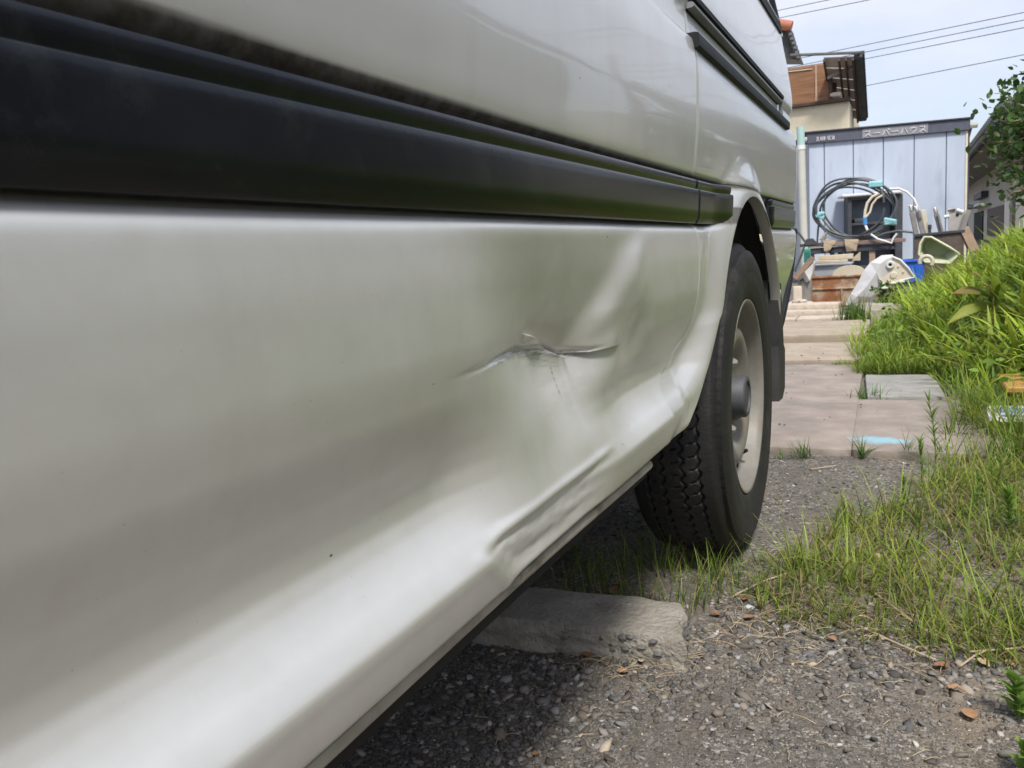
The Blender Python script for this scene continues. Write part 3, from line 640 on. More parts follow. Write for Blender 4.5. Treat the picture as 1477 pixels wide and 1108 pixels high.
# stone slab path
M['slab'] = pm('brown_slab_stone', (.235, .196, .172), (.325, .278, .245), 7, .85, .35, 60, c3=(.19, .17, .15), s3=4, t3=(.47, .70))
M['slab2'] = pm('tan_slab_stone', (.30, .245, .19), (.385, .32, .25), 8, .85, .25, 60, c3=(.28, .23, .18), s3=5)
M['slabg'] = pm('grey_slab_stone', (.22, .215, .20), (.32, .31, .29), 9, .85, .3, 60, c3=(.17, .165, .14), s3=5)
def blue_stain(m, cx_, cy_, rx, ry):
    # worn blue paint daubed on the slab by the tyre
    n = m.node_tree; Lk = n.links.new; N = n.nodes.new; b = [q for q in n.nodes if q.type == 'BSDF_PRINCIPLED'][0]; src = b.inputs['Base Color'].links[0].from_socket
    t = N('ShaderNodeTexCoord'); mp = N('ShaderNodeMapping'); mp.inputs['Location'].default_value = (-cx_/rx, -cy_/ry, 0); mp.inputs['Scale'].default_value = (1/rx, 1/ry, 0); Lk(t.outputs['Object'], mp.inputs[0])
    ln = N('ShaderNodeVectorMath'); ln.operation = 'LENGTH'; Lk(mp.outputs[0], ln.inputs[0])
    z = N('ShaderNodeTexNoise'); z.inputs['Scale'].default_value = 14; z.inputs['Detail'].default_value = 9; z.inputs['Roughness'].default_value = .7; Lk(t.outputs['Object'], z.inputs[0])
    ad = N('ShaderNodeMath'); ad.operation = 'MULTIPLY_ADD'; Lk(z.outputs['Fac'], ad.inputs[0]); ad.inputs[1].default_value = 2.6; Lk(ln.outputs['Value'], ad.inputs[2])
    r = N('ShaderNodeMapRange'); r.inputs[1].default_value = 2.25; r.inputs[2].default_value = 1.75; r.inputs[3].default_value = 0; r.inputs[4].default_value = .85; Lk(ad.outputs[0], r.inputs[0])
    mx = N('ShaderNodeMix'); mx.data_type = 'RGBA'; Lk(r.outputs[0], mx.inputs[0]); Lk(src, mx.inputs[6]); mx.inputs[7].default_value = (.26, .47, .56, 1); Lk(mx.outputs[2], b.inputs['Base Color'])
_c = AZ(1268, 632, .024); blue_stain(M['slab'], float(_c[0]), float(_c[1]), .11, .07)
path = bpy.data.objects.new('path', None); COL.objects.link(path); path['kind'] = 'structure'
k_ = 0
for nm, x0, x1, y0, y1, z0, z1, mt, rz in (
        ('slab', -1.75, -.160, 2.66, 4.52, -.06, .020, 'slab', .02), ('slab', -.154, .30, 2.68, 3.56, -.06, .018, 'slab', .03),
        ('slab', -.145, .14, 3.60, 4.18, -.06, .022, 'slabg', .05),
        ('slab', -1.70, -.18, 4.60, 5.38, -.04, .035, 'slab2', .02), ('slab', -1.60, -.20, 5.46, 6.42, -.02, .075, 'slab2', .02)):
    k_ += 1; rock_box(x0, x1, y0, y1, z0, z1, .004, .010, rz, k_, 6, 5).build(nm, M[mt], path, smooth=True)
# gravel: loose stones in one mesh
def icosa():
    p = (1+5**.5)/2; v = [(-1, p, 0), (1, p, 0), (-1, -p, 0), (1, -p, 0), (0, -1, p), (0, 1, p), (0, -1, -p), (0, 1, -p), (p, 0, -1), (p, 0, 1), (-p, 0, -1), (-p, 0, 1)]
    f = [(0, 11, 5), (0, 5, 1), (0, 1, 7), (0, 7, 10), (0, 10, 11), (1, 5, 9), (5, 11, 4), (11, 10, 2), (10, 7, 6), (7, 1, 8), (3, 9, 4), (3, 4, 2), (3, 2, 6), (3, 6, 8), (3, 8, 9), (4, 9, 5), (2, 4, 11), (6, 2, 10), (8, 6, 7), (9, 8, 1)]
    return np.array(v, float)/1.902, np.array(f)
def ground_z(x, y):
    xi = np.clip(np.searchsorted(gx, x)-1, 0, len(gx)-2); yi = np.clip(np.searchsorted(gy, y)-1, 0, len(gy)-2)
    tx = (x-gx[xi])/(gx[xi+1]-gx[xi]); ty = (y-gy[yi])/(gy[yi+1]-gy[yi])
    return GZ[yi, xi]*(1-tx)*(1-ty)+GZ[yi, xi+1]*tx*(1-ty)+GZ[yi+1, xi]*(1-tx)*ty+GZ[yi+1, xi+1]*tx*ty
def stones(N, xr, yr, smin, smax, seed, density=None):
    g = np.random.default_rng(seed)
    x = g.uniform(*xr, N); y = g.uniform(*yr, N)
    if density is not None:
        kp = g.uniform(0, 1, N) < density(x, y); x, y = x[kp], y[kp]; N = len(x)
    iv, fi = icosa()
    s = smin*(smax/smin)**(g.uniform(0, 1, N)**2.6)
    v = iv[None]*(1+g.uniform(-.38, .38, (N, 12, 1)))
    v = v*np.stack([g.uniform(.75, 1.5, N), g.uniform(.6, 1.0, N), g.uniform(.30, .60, N)], -1)[:, None, :]*s[:, None, None]
    a = g.uniform(0, 6.28, N); ca, sa = np.cos(a)[:, None], np.sin(a)[:, None]; ti = g.normal(0, .3, N)[:, None]
    vz = v[..., 2]+v[..., 0]*ti
    vx = v[..., 0]*ca-v[..., 1]*sa; vy = v[..., 0]*sa+v[..., 1]*ca
    z0 = ground_z(x, y)+s*.08
    V_ = np.stack([vx+x[:, None], vy+y[:, None], vz+z0[:, None]], -1).reshape(-1, 3)
    F_ = (fi[None]+(np.arange(N)*12)[:, None, None]).reshape(-1, 3)
    b = np.exp(g.normal(np.log(.125), .42, N)); wh = g.uniform(0, 1, N) < .022; b[wh] = g.uniform(.28, .48, wh.sum()); b = np.clip(b, .03, .6)
    warm = g.uniform(0, .20, N); colr = np.stack([b*(1+warm*.9), b, b*(1-warm*1.1), np.ones(N)], -1)
    return V_, F_, np.repeat(colr, 12, 0)
def dens(x, y):
    n1 = np.array([mnoise.noise(Vector((a*3.1, b*3.1, 9))) for a, b in zip(x, y)])
    d = np.clip(.55+n1*.9, .10, 1)
    dirt = SS(-.20, .06, x)*(1-SS(1.16, 1.28, y)); dirt2 = (1-SS(.98, 1.06, y))*SS(-.36, -.30, x)*(1-SS(-.1, 0, x))
    return np.clip(d*(1-.88*dirt)*(1-.7*dirt2), 0, 1)
parts_ = [stones(34000, (-1.05, .42), (.72, 1.50), .0016, .0085, 11, dens), stones(17000, (-1.2, .6), (1.45, 2.66), .0022, .0075, 12, dens), stones(42000, (-.75, .40), (.74, 1.24), .0009, .0024, 14), stones(900, (-.62, .15), (.95, 1.45), .006, .012, 13, dens)]
vo_, fo_, co_, n_ = [], [], [], 0
for a, b, c in parts_: vo_.append(a); fo_.append(b+n_); co_.append(c); n_ += len(a)
gv = link_mesh('gravel', np.concatenate(vo_), np.concatenate(fo_), attr_mat('loose_stone', rough=.82, spec=.35, bump=.5, bscale=420), loc=(0, 0, 0), attrs={'Col': ('FLOAT_COLOR', np.concatenate(co_))})
gv['kind'] = 'stuff'; gv['label'] = 'loose grey gravel scattered over the ground beside the van'

# broken concrete wheel stop
M['conc'] = pm('old_concrete', (.25, .23, .195), (.35, .325, .28), 16, .9, .8, 110, c3=(.20, .18, .145), s3=9)
cb_ = rock_box(-1.0, -.325, 1.205, 1.345, -.03, .052, .0032, .008, .03, 4, 22, 55)
cv = np.array(cb_.v)
fr_ = np.clip((1.235-cv[:, 1])/.03, 0, 1)
cv[:, 1] += fr_*np.array([mnoise.noise(Vector((a*38, b*10, c*55)))*.010 for a, b, c in cv])
en = np.clip((cv[:, 0]+.37)/.05, 0, 1); cv[:, 0] += en*np.array([mnoise.noise(Vector((a*20, b*40, c*50)))*.018 for a, b, c in cv])-en*np.clip((cv[:, 1]-1.27)/.08, -1, 1)*.02
cb_.v = [tuple(p) for p in cv]
wstop = thing('concrete_block', 'broken concrete block lying in the gravel half under the van', 'concrete block', (-.66, 1.27, 0))
cb_.build('block', M['conc'], wstop, smooth=True)
agg = np.random.default_rng(3); iv, fi = icosa(); mm = MB()
for q in range(210):
    if q < 150: p = np.array([agg.uniform(-.95, -.34), 1.214+agg.uniform(-.003, .008), agg.uniform(.008, .044)])
    else: p = np.array([-.330+agg.uniform(-.008, .004), agg.uniform(1.22, 1.33), agg.uniform(.008, .038)])
    s = agg.uniform(.003, .0080); mm.add(p+iv*s*np.array([1.2, .8, .8])*(1+agg.uniform(-.3, .3, (12, 1))), fi)
ag = mm.build('aggregate', pm('concrete_aggregate', (.05, .05, .05), (.17, .165, .155), 45, .85, .4, 200), wstop); ag['kind'] = 'stuff'

# ------------------------------------------------------------------ grass
def blades(P, H, Wd, az, lean, curl, colb, colt, nseg=4):
    """P base (N,3); returns ribbon verts, tri/quad faces, colours"""
    N = len(P); t = np.linspace(0, 1, nseg+1)
    d = np.stack([np.cos(az), np.sin(az), np.zeros(N)], -1); side = np.stack([-np.sin(az), np.cos(az), np.zeros(N)], -1)
    vs = []; cs = []
    for i, tt in enumerate(t):
        ang = lean+curl*tt; 
        if i == 0: c = P.copy()
        else: c = c+(d*np.sin(angm)[:, None]+np.array([0, 0, 1])*np.cos(angm)[:, None])*(H/nseg)[:, None]
        angm = lean+curl*(tt+.5/nseg)
        wd = Wd*(1-tt**2.2)*(.55+.45*min(1, tt*4)); wd = np.maximum(wd, Wd*.05)
        vs += [c-side*wd[:, None]*.5, c+side*wd[:, None]*.5]
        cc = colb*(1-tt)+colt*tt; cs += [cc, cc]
    V_ = np.stack(vs, 1).reshape(-1, 3); C_ = np.concatenate([np.stack(cs, 1).reshape(-1, 3), np.ones((len(V_), 1))], 1)
    k = 2*(nseg+1); q = np.array([(2*i, 2*i+1, 2*i+3, 2*i+2) for i in range(nseg)])
    return V_, (q[None]+(np.arange(N)*k)[:, None, None]).reshape(-1, 4), C_
GRASSM = attr_mat('grass_blade', rough=.55, transl=.42, spec=.35)
def inpoly(x, y, poly):
    c = np.zeros(len(x), bool); n = len(poly)
    for i in range(n):
        (x1, y1), (x2, y2) = poly[i], poly[(i+1) % n]
        hit = ((y1 > y) != (y2 > y)) & (x < (x2-x1)*(y-y1)/(y2-y1+1e-12)+x1); c ^= hit
    return c
def grass_patch(N, poly, hmin, hmax, w0, w1, seed, dry=.2, clump=3.0, thr=-.3, lean=(.1, .6), curl=(.2, 1.3), base=(.050, .095, .018), tip=(.22, .34, .045), nseg=4):
    g = np.random.default_rng(seed); xs = [p[0] for p in poly]; ys = [p[1] for p in poly]
    x = g.uniform(min(xs), max(xs), N); y = g.uniform(min(ys), max(ys), N); k = inpoly(x, y, poly); x, y = x[k], y[k]
    n1 = np.array([mnoise.noise(Vector((a*clump, b*clump, seed)))+.5*mnoise.noise(Vector((a*clump*3, b*clump*3, seed))) for a, b in zip(x, y)])
    k = n1 > thr+g.normal(0, .12, len(x)); x, y, n1 = x[k], y[k], n1[k]; N = len(x)
    P = np.stack([x, y, ground_z(x, y)-.004], -1)
    H = g.uniform(hmin, hmax, N)*(.75+.5*np.clip(n1+.4, 0, 1)); Wd = g.uniform(w0, w1, N)
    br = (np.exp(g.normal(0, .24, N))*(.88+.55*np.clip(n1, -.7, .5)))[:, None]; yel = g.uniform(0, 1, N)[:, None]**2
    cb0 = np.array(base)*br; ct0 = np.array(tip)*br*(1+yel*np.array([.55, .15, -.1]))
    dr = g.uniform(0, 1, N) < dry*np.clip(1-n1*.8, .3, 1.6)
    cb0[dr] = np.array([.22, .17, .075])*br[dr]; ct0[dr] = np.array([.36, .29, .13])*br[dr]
    le = g.uniform(*lean, N); cu_ = g.uniform(*curl, N); le[dr] += .5
    return blades(P, H, Wd, g.uniform(0, 6.283, N), le, cu_, cb0, ct0, nseg)
def grass_obj(name, label, sets):
    v, f, c, n = [], [], [], 0
    for a, b, d in sets: v.append(a); f.append(b+n); c.append(d); n += len(a)
    o = link_mesh(name, np.concatenate(v), np.concatenate(f), GRASSM, loc=(0, 0, 0), smooth=True, attrs={'Col': ('FLOAT_COLOR', np.concatenate(c))})
    o['kind'] = 'stuff'; o['label'] = label; return o
mat_poly = [(-.20, 1.80), (-.26, 1.54), (-.22, 1.43), (-.05, 1.40), (.10, 1.37), (.25, 1.33), (.9, 1.2), (1.3, 2.2), (.9, 3.2), (.25, 3.0), (.10, 2.55), (.02, 2.2), (-.12, 2.05)]
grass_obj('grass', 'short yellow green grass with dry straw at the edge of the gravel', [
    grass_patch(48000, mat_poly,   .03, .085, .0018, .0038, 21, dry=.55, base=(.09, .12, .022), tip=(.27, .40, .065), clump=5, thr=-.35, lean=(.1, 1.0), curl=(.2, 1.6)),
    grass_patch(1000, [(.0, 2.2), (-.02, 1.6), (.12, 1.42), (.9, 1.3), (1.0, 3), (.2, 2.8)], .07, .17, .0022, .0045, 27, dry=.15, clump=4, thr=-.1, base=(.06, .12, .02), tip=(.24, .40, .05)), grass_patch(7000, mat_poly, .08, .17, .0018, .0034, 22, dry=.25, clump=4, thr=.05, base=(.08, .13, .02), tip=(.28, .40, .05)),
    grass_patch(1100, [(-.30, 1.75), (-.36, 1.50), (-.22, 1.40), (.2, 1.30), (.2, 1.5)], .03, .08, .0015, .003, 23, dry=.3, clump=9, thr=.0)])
grass_obj('grass', 'sparse thin grass in the dark under the van behind the concrete block', [
    grass_patch(1500, [(-.95, 1.36), (-.36, 1.37), (-.28, 1.50), (-.33, 1.62), (-.55, 1.68), (-1.0, 1.75)], .03, .12, .0013, .0026, 24, dry=.22, clump=7, thr=-.1, lean=(.0, .4), curl=(.1, .9)),
    grass_patch(160, [(-.36, 1.56), (-.25, 1.52), (-.22, 1.78), (-.30, 1.80)], .02, .06, .0013, .0026, 29, dry=.3, clump=7, thr=-.1)])
bank_poly = [(-.16, 4.20), (.12, 4.25), (.17, 3.6), (.20, 3.0), (.45, 2.7), (1.2, 2.0), (2.6, 1.0), (3.0, 5), (2.6, 9.5), (.2, 9.5), (-.18, 9.0), (-.12, 6.5), (-.26, 5.6), (-.26, 4.8)]
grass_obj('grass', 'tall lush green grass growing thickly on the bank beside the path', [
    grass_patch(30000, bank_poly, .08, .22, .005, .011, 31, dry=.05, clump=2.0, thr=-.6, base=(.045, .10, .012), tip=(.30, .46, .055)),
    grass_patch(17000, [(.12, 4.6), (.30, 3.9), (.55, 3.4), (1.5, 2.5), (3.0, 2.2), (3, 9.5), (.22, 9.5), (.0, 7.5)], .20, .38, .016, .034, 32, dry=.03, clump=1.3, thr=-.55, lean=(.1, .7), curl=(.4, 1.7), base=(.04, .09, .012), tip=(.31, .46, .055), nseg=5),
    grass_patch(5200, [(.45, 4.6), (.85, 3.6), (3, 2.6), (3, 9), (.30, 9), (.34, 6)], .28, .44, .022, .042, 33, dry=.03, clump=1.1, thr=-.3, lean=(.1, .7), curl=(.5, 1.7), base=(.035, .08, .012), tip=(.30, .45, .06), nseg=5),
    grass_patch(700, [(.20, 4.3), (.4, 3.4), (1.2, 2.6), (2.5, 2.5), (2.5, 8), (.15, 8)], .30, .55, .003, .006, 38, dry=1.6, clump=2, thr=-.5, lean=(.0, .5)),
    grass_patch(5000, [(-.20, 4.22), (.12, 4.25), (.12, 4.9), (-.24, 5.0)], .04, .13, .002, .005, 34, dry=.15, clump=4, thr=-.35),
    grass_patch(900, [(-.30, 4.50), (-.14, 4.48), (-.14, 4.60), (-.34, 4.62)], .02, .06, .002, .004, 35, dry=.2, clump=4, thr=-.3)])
grass_obj('grass', 'green grass spreading along the right of the path by the newspaper', [
    grass_patch(9000, [(.08, 2.65), (.26, 2.62), (.55, 2.4), (1.2, 2.2), (1.0, 3.4), (.24, 3.5), (.16, 3.2)], .08, .24, .002, .005, 36, dry=.16, clump=3, thr=-.3)])
# ------------------------------------------------------------------ background: cabin and the junk heap
def pxs(px, py, y):
    """metres per photo pixel at depth y"""
    a = AY(px, py, y); return float((MW[:, 2]@(a-CAM))/FPX)
def V3(*a): return Vector(a)
M['cabin'] = pm('cabin_blue_steel', (.42, .485, .59), (.47, .535, .64), 5, .55, stretch=(1, 1, .25), c3=(.35, .40, .49), s3=3)
M['fascia'] = pm('cabin_dark_fascia', (.075, .078, .115), (.10, .105, .14), 9, .5)
M['white'] = pm('white_paint', (.68, .68, .68), (.78, .78, .78), 30, .6)
M['letter'] = pm('faded_white_lettering', (.72, .72, .74), (.85, .85, .87), 30, .7)
M['lettback'] = pm('worn_grey_backing', (.20, .20, .23), (.30, .30, .33), 18, .7)
M['dark'] = pm('dark_grey_steel', (.035, .04, .05), (.06, .065, .075), 12, .6)
M['cream'] = pm('cream_trim', (.62, .55, .42), (.70, .64, .52), 8, .7)
# prefab cabin
cabL = np.array([-1.29, 13.5]); cdir = np.array([.971, .239]); cdir /= np.linalg.norm(cdir); cn = np.array([cdir[1], -cdir[0]])
def on_line(px):
    r = ray(px, 300); # intersect in plan
    A_ = np.array([[r[0], -cdir[0]], [r[1], -cdir[1]]]); s_ = np.linalg.solve(A_, cabL); return s_[1]
cw = on_line(1393); CZ = 2.10
cabin = thing('prefab_cabin', 'pale blue steel prefab cabin with dark fascia behind the junk heap', 'cabin', (cabL[0]+cdir[0]*cw/2, cabL[1]+cdir[1]*cw/2, 0))
def cp(u, z, o=0.0): p = cabL+cdir*u+cn*o; return Vector((p[0], p[1], z))
def cbox(mb, u0, u1, z0, z1, o0, o1, bev=0.004):
    c = (cp(u0, z0, o0)+cp(u1, z1, o1))/2; Mr = Matrix(((cdir[0], -cn[0], 0), (cdir[1], -cn[1], 0), (0, 0, 1)))
    return mb.box(c, (abs(u1-u0), abs(o1-o0), abs(z1-z0)), Mr, bev)
us = [0.0]+[on_line(p) for p in (1189.5, 1231, 1274, 1318, 1364)]+[cw]
for a, b in zip(us[:-1], us[1:]): cbox(MB(), a+.006, b-.006, .03, CZ+.02, -.03, 0).build('panel', M['cabin'], cabin)
cbox(MB(), 0, cw, .0, CZ, -1.8, -.032).build('cabin_body', pm('cabin_inner_blue', (.30, .35, .44), (.34, .39, .48), 5, .6), cabin)
fa0, fa1 = CZ-.02, 2.235
cbox(MB(), -.02, cw+.03, fa0, fa1, -.06, .045, .006).build('fascia', M['fascia'], cabin)
cbox(MB(), -.06, cw+.07, fa1, fa1+.022, -1.9, .07, .004).build('roof', M['dark'], cabin)
cbox(MB(), cw-.018, cw+.012, .03, fa0, -.05, .012).build('corner_trim', M['cream'], cabin)
for u in (-.075, cw+.075):
    MB().tube([cp(u-.05, fa0+.06, .02), cp(u+.05, fa0+.065, .02)], .042, 10).build('gutter_end', pm('gutter_end_grey', (.34, .34, .33), (.44, .44, .42), 12, .6), cabin)
MB().tube([cp(cw+.045, fa0+.03, .01), cp(cw+.02, fa0-.10, -.02), cp(cw+.02, .1, -.02)], .022, 8).build('downpipe', M['dark'], cabin)
# lettering: strokes in a unit cell (x right, y up)
KS = {'su': [[(.15, .88), (.80, .88), (.62, .50), (.10, .08)], [(.55, .42), (.92, .06)]], 'ba': [[(.05, .50), (.95, .50)]],
      'pa': [[(.34, .80), (.26, .42), (.05, .08)], [(.58, .80), (.76, .46), (.90, .08)], [(.86, .98), (.97, .98), (.97, .86), (.86, .86), (.86, .98)]],
      'ha': [[(.34, .84), (.26, .42), (.05, .08)], [(.60, .84), (.78, .46), (.95, .08)]],
      'u': [[(.50, .98), (.50, .78)], [(.12, .40), (.12, .76), (.88, .76), (.80, .40), (.42, .04)]]}
LAT = {'2': [[(.1, .8), (.3, .98), (.7, .98), (.9, .75), (.1, .02), (.95, .02)]], '0': [[(.15, .1), (.15, .9), (.85, .9), (.85, .1), (.15, .1)]], '4': [[(.7, .0), (.7, 1), (.08, .3), (.98, .3)]], '8': [[(.15, .05), (.15, .95), (.85, .95), (.85, .05), (.15, .05)], [(.15, .5), (.85, .5)]],
       '-': [[(.15, .5), (.85, .5)]], 'S': [[(.9, .95), (.15, .95), (.15, .52), (.85, .48), (.85, .03), (.1, .03)]], 'C': [[(.9, .95), (.15, .95), (.15, .05), (.9, .05)]], '3': [[(.1, .95), (.85, .95), (.85, .05), (.1, .05)], [(.3, .5), (.85, .5)]], 'A': [[(.05, 0), (.5, 1), (.95, 0)], [(.25, .35), (.75, .35)]], 'L': [[(.15, 1), (.15, .03), (.9, .03)]], 'Z': [[(.1, .97), (.9, .97), (.1, .03), (.9, .03)]], 'B': [[(.15, .05), (.15, .95), (.8, .95), (.8, .05), (.15, .05)], [(.15, .5), (.8, .5)]]}
def letter(name, strokes, u0, z0, w_, h_, th_, mat):
    m = MB()
    for st in strokes:
        for (x1, y1), (x2, y2) in zip(st[:-1], st[1:]):
            m.bar(cp(u0+x1*w_, z0+y1*h_, .0505), cp(u0+x2*w_, z0+y2*h_, .0505), th_, .006)
    return m.build(name, mat, cabin)
ku0, ku1 = on_line(1244), on_line(1335); nb = 7; kw = (ku1-ku0)/nb
cbox(MB(), ku0-.01, ku1+.01, fa0+.012, fa1-.012, .044, .0475, 0).build('sign_backing', M['lettback'], cabin)
for i, k in enumerate(('su', 'ba', 'pa', 'ba', 'ha', 'u', 'su')): letter('letter', KS[k], ku0+i*kw+kw*.08, fa0+.022, kw*.84, .095, .017, M['letter'])
nu0, nu1 = on_line(1177.5), on_line(1204); cw_ = (nu1-nu0)/10
for i, ch in enumerate('2L40B-SC3A'): letter('letter', LAT[ch], nu0+i*cw_+cw_*.1, fa0+.032, cw_*.72, .055, .009, M['white'])

# dark window frame with a pale hood leaning on the cabin front
u0, u1 = on_line(1216), on_line(1293); dz = lambda py, y=13.2: float(AY(1255, py, y)[2])
shelf = thing('shelf_unit', 'dark grey steel shelf unit with pale top board standing against the cabin', 'shelf', cp((u0+u1)/2, 0, .20))
zt, zb = dz(282), .0
for a, b in ((u0, u0+.055), (u1-.10, u1)): cbox(MB(), a, b, zb, zt, .06, .36).build('side_panel', M['dark'], shelf)
cbox(MB(), u0+.058, u1-.103, zb+.02, zt-.02, .055, .07).build('back_panel', pm('shelf_back_blue_grey', (.17, .21, .27), (.22, .26, .32), 8, .6), shelf)
for pz in (zt-.03, dz(322), dz(360), dz(385)): cbox(MB(), u0+.058, u1-.103, pz-.018, pz+.018, .075, .36).build('shelf_board', M['dark'], shelf)
cbox(MB(), u0-.09, u1-.02, zt+.002, zt+.045, .04, .42, .012).build('top_board', pm('pale_board', (.55, .55, .55), (.66, .66, .65), 10, .6), shelf)
o_ = cbox(MB(), u0+.10, u0+.28, dz(322)+.020, dz(314), .12, .30, .01).build('storage_tray', M['dark'], None, loc=cp(u0+.19, dz(322)+.02, .2))
tag(o_, 'small dark tray lying on the middle board of the steel shelf unit', 'tray')

# white pipe with teal upper end
py_ = 9.5; p0, p1, p2 = AY(1160.5, 380, py_), AY(1155.5, 214, py_), AY(1154.5, 183, py_); rr = pxs(1156, 250, py_)*5.4
pipe = thing('pipe', 'upright cream plastic pipe with a teal upper end behind the van', 'pipe', (p0[0], p0[1], 0))
MB().tube([V3(p0[0]+.03, p0[1], -.01), p0, p1], rr, 16).build('lower_pipe', pm('cream_pvc', (.50, .50, .45), (.58, .58, .53), 6, .5), pipe, smooth=True)
MB().tube([p1+np.array([0, 0, -.015]), p1+np.array([0, 0, .03])], rr*1.12, 16).build('coupling', M['white'], pipe, smooth=True)
MB().tube([p1+np.array([0, 0, .031]), p2], rr*1.0, 16).build('upper_pipe', pm('teal_pvc', (.36, .55, .53), (.42, .60, .58), 6, .5), pipe, smooth=True)

# trestle table
M['wood'] = pm('weathered_brown_wood', (.20, .13, .095), (.33, .23, .17), 9, .8, .3, 60, stretch=(.2, 1, 1), c3=(.12, .09, .07), s3=6)
M['woodp'] = pm('pale_brown_wood', (.36, .25, .18), (.48, .35, .25), 9, .8, .2, 60)
ty_ = 10.6; a, b = AY(1160, 356, ty_), AY(1290, 346, ty_); tz_ = float(b[2])
table = thing('table', 'rough brown wooden table holding the hose coil in front of the cabin', 'table', ((a[0]+b[0])/2, ty_+.2, 0))
s_ = pxs(1220, 350, ty_)
for i, (yy, dx0, dx1) in enumerate(((ty_-.02, .0, .0), (ty_+.20, .05, .12), (ty_+.42, -.05, .05))):
    rock_box(a[0]+dx0, b[0]+dx1, yy, yy+.20, tz_-.03, tz_+.012, .004, .005, 0, i+1, 4, 10).build('plank', M['wood'], table)
MB().box(((a[0]+b[0])/2, ty_+.02, tz_-.075), (b[0]-a[0]-.05, .03, .07), None, .004).build('apron', M['dark'], table)
for px, mt in ((1258, 'woodp'), (1171, 'wood'), (1212, 'dark'), (1200, 'dark')):
    q = AY(px, 352, ty_+.03); MB().box((q[0], q[1]+.02, (tz_-.04)/2-.01), (.065 if mt == 'woodp' else .05, .05, tz_-.02), None, .004).build('leg', M[mt], table)
# rags over the edge
M['rag'] = pm('tan_cloth', (.36, .28, .20), (.46, .37, .27), 14, .9, .3, 80, coords='Object')
for (l, t, pl, lab) in (((1186, 349), (1204, 346), [(1187, 347), (1205, 346), (1203, 352), (1198, 360), (1193, 365), (1189, 362)], 'narrow tan rag hanging from the left part of the wooden table'), ((1217, 348), (1238, 346), [(1218, 345), (1238, 345), (1237, 354), (1235, 362), (1221, 363), (1219, 354)], 'wide square tan rag hanging from the middle of the wooden table')):
    pts = [AY(px, py, ty_-.03) for px, py in pl]; n = len(pts); mb = MB(); cxy = np.mean(pts, 0)
    w_ = .012*np.sin(np.arange(n)*2.1)
    mb.prism([V3(p[0], p[1]+w_[i], p[2]) for i, p in enumerate(pts)], (0, -.012, 0))
    mb.box((cxy[0], ty_+.08, tz_+.019), (abs(pts[1][0]-pts[0][0]), .22, .010), None, .003)
    mb.box((cxy[0], ty_-.033, tz_+.002), (abs(pts[1][0]-pts[0][0]), .018, .042), None, .004)
    tag(mb.build('rag', M['rag'], None, loc=(cxy[0], ty_, tz_)), lab, 'rag')
# hose coil
M['hose'] = pm('dark_rubber_hose', (.05, .06, .068), (.085, .098, .108), 10, .45)
M['tealtape'] = pm('teal_tape', (.22, .50, .54), (.32, .60, .63), 18, .6)
hy = 11.0; hs = pxs(1230, 300, hy); hc = AY(1231, 302, hy)
coil = thing('hose_coil', 'big loose coil of dark grey hose tied with teal tape standing on the wooden table', 'hose', (hc[0], hc[1], tz_))
g = random.Random(4)
def loop(cxp, cyp, rx, ry, tilt, off, a0=0, a1=360, wob=1.0):
    pts = []; ph1, ph2 = g.uniform(0, 6), g.uniform(0, 6)
    for q in range(49):
        t = R(a0+(a1-a0)*q/48); x = rx*math.cos(t); z = ry*math.sin(t); ca, sa = math.cos(tilt), math.sin(tilt)
        pts.append(V3(hc[0]+(cxp-1231)*hs+(x*ca-z*sa)*hs+.014*math.sin(2*t+ph1)+.008*math.sin(5*t+ph2), hy+off+.03*math.sin(t*2+off*40), hc[2]-(cyp-302)*hs+(x*sa+z*ca)*hs+.012*math.sin(3*t+ph2)))
    return pts
for q, (cxp, cyp, rx, ry, ti, of, a0, a1) in enumerate(((1231, 299, 54, 42, -.10, .00, 0, 360), (1230, 303, 55, 38, -.25, .03, 0, 360), (1234, 304, 49, 37, -.05, .06, 10, 360), (1228, 302, 46, 40, .15, -.03, 0, 350), (1238, 301, 47, 42, -.3, .09, 0, 360), (1226, 305, 50, 35, -.12, .12, 40, 330))):
    MB().tube(loop(cxp, cyp, rx, ry, ti, of, a0, a1), .0125, 8).build('hose_loop', M['hose'], coil, smooth=True)
for px, py, wd, hd in ((1263, 266, 10, 5), (1183, 312, 6, 8), (1284, 319, 9, 7)):
    q = AY(px, py, hy-.03); mb = MB()
    for j in range(5): mb.bar(q+np.array([-wd*hs*.9, 0, g.uniform(-.5, .5)*hd*hs]), q+np.array([wd*hs*.9, g.uniform(-.02, .02), g.uniform(-.7, .7)*hd*hs]), .04, .08, .01, (0, 1, 0))
    mb.build('tape', M['tealtape'], coil)
pts = [AY(px, py, hy+.02) for px, py in ((1182, 318), (1180, 330), (1179, 345), (1179, 352))]; MB().tube(pts, .012, 8).build('hose_end', M['hose'], coil, smooth=True)
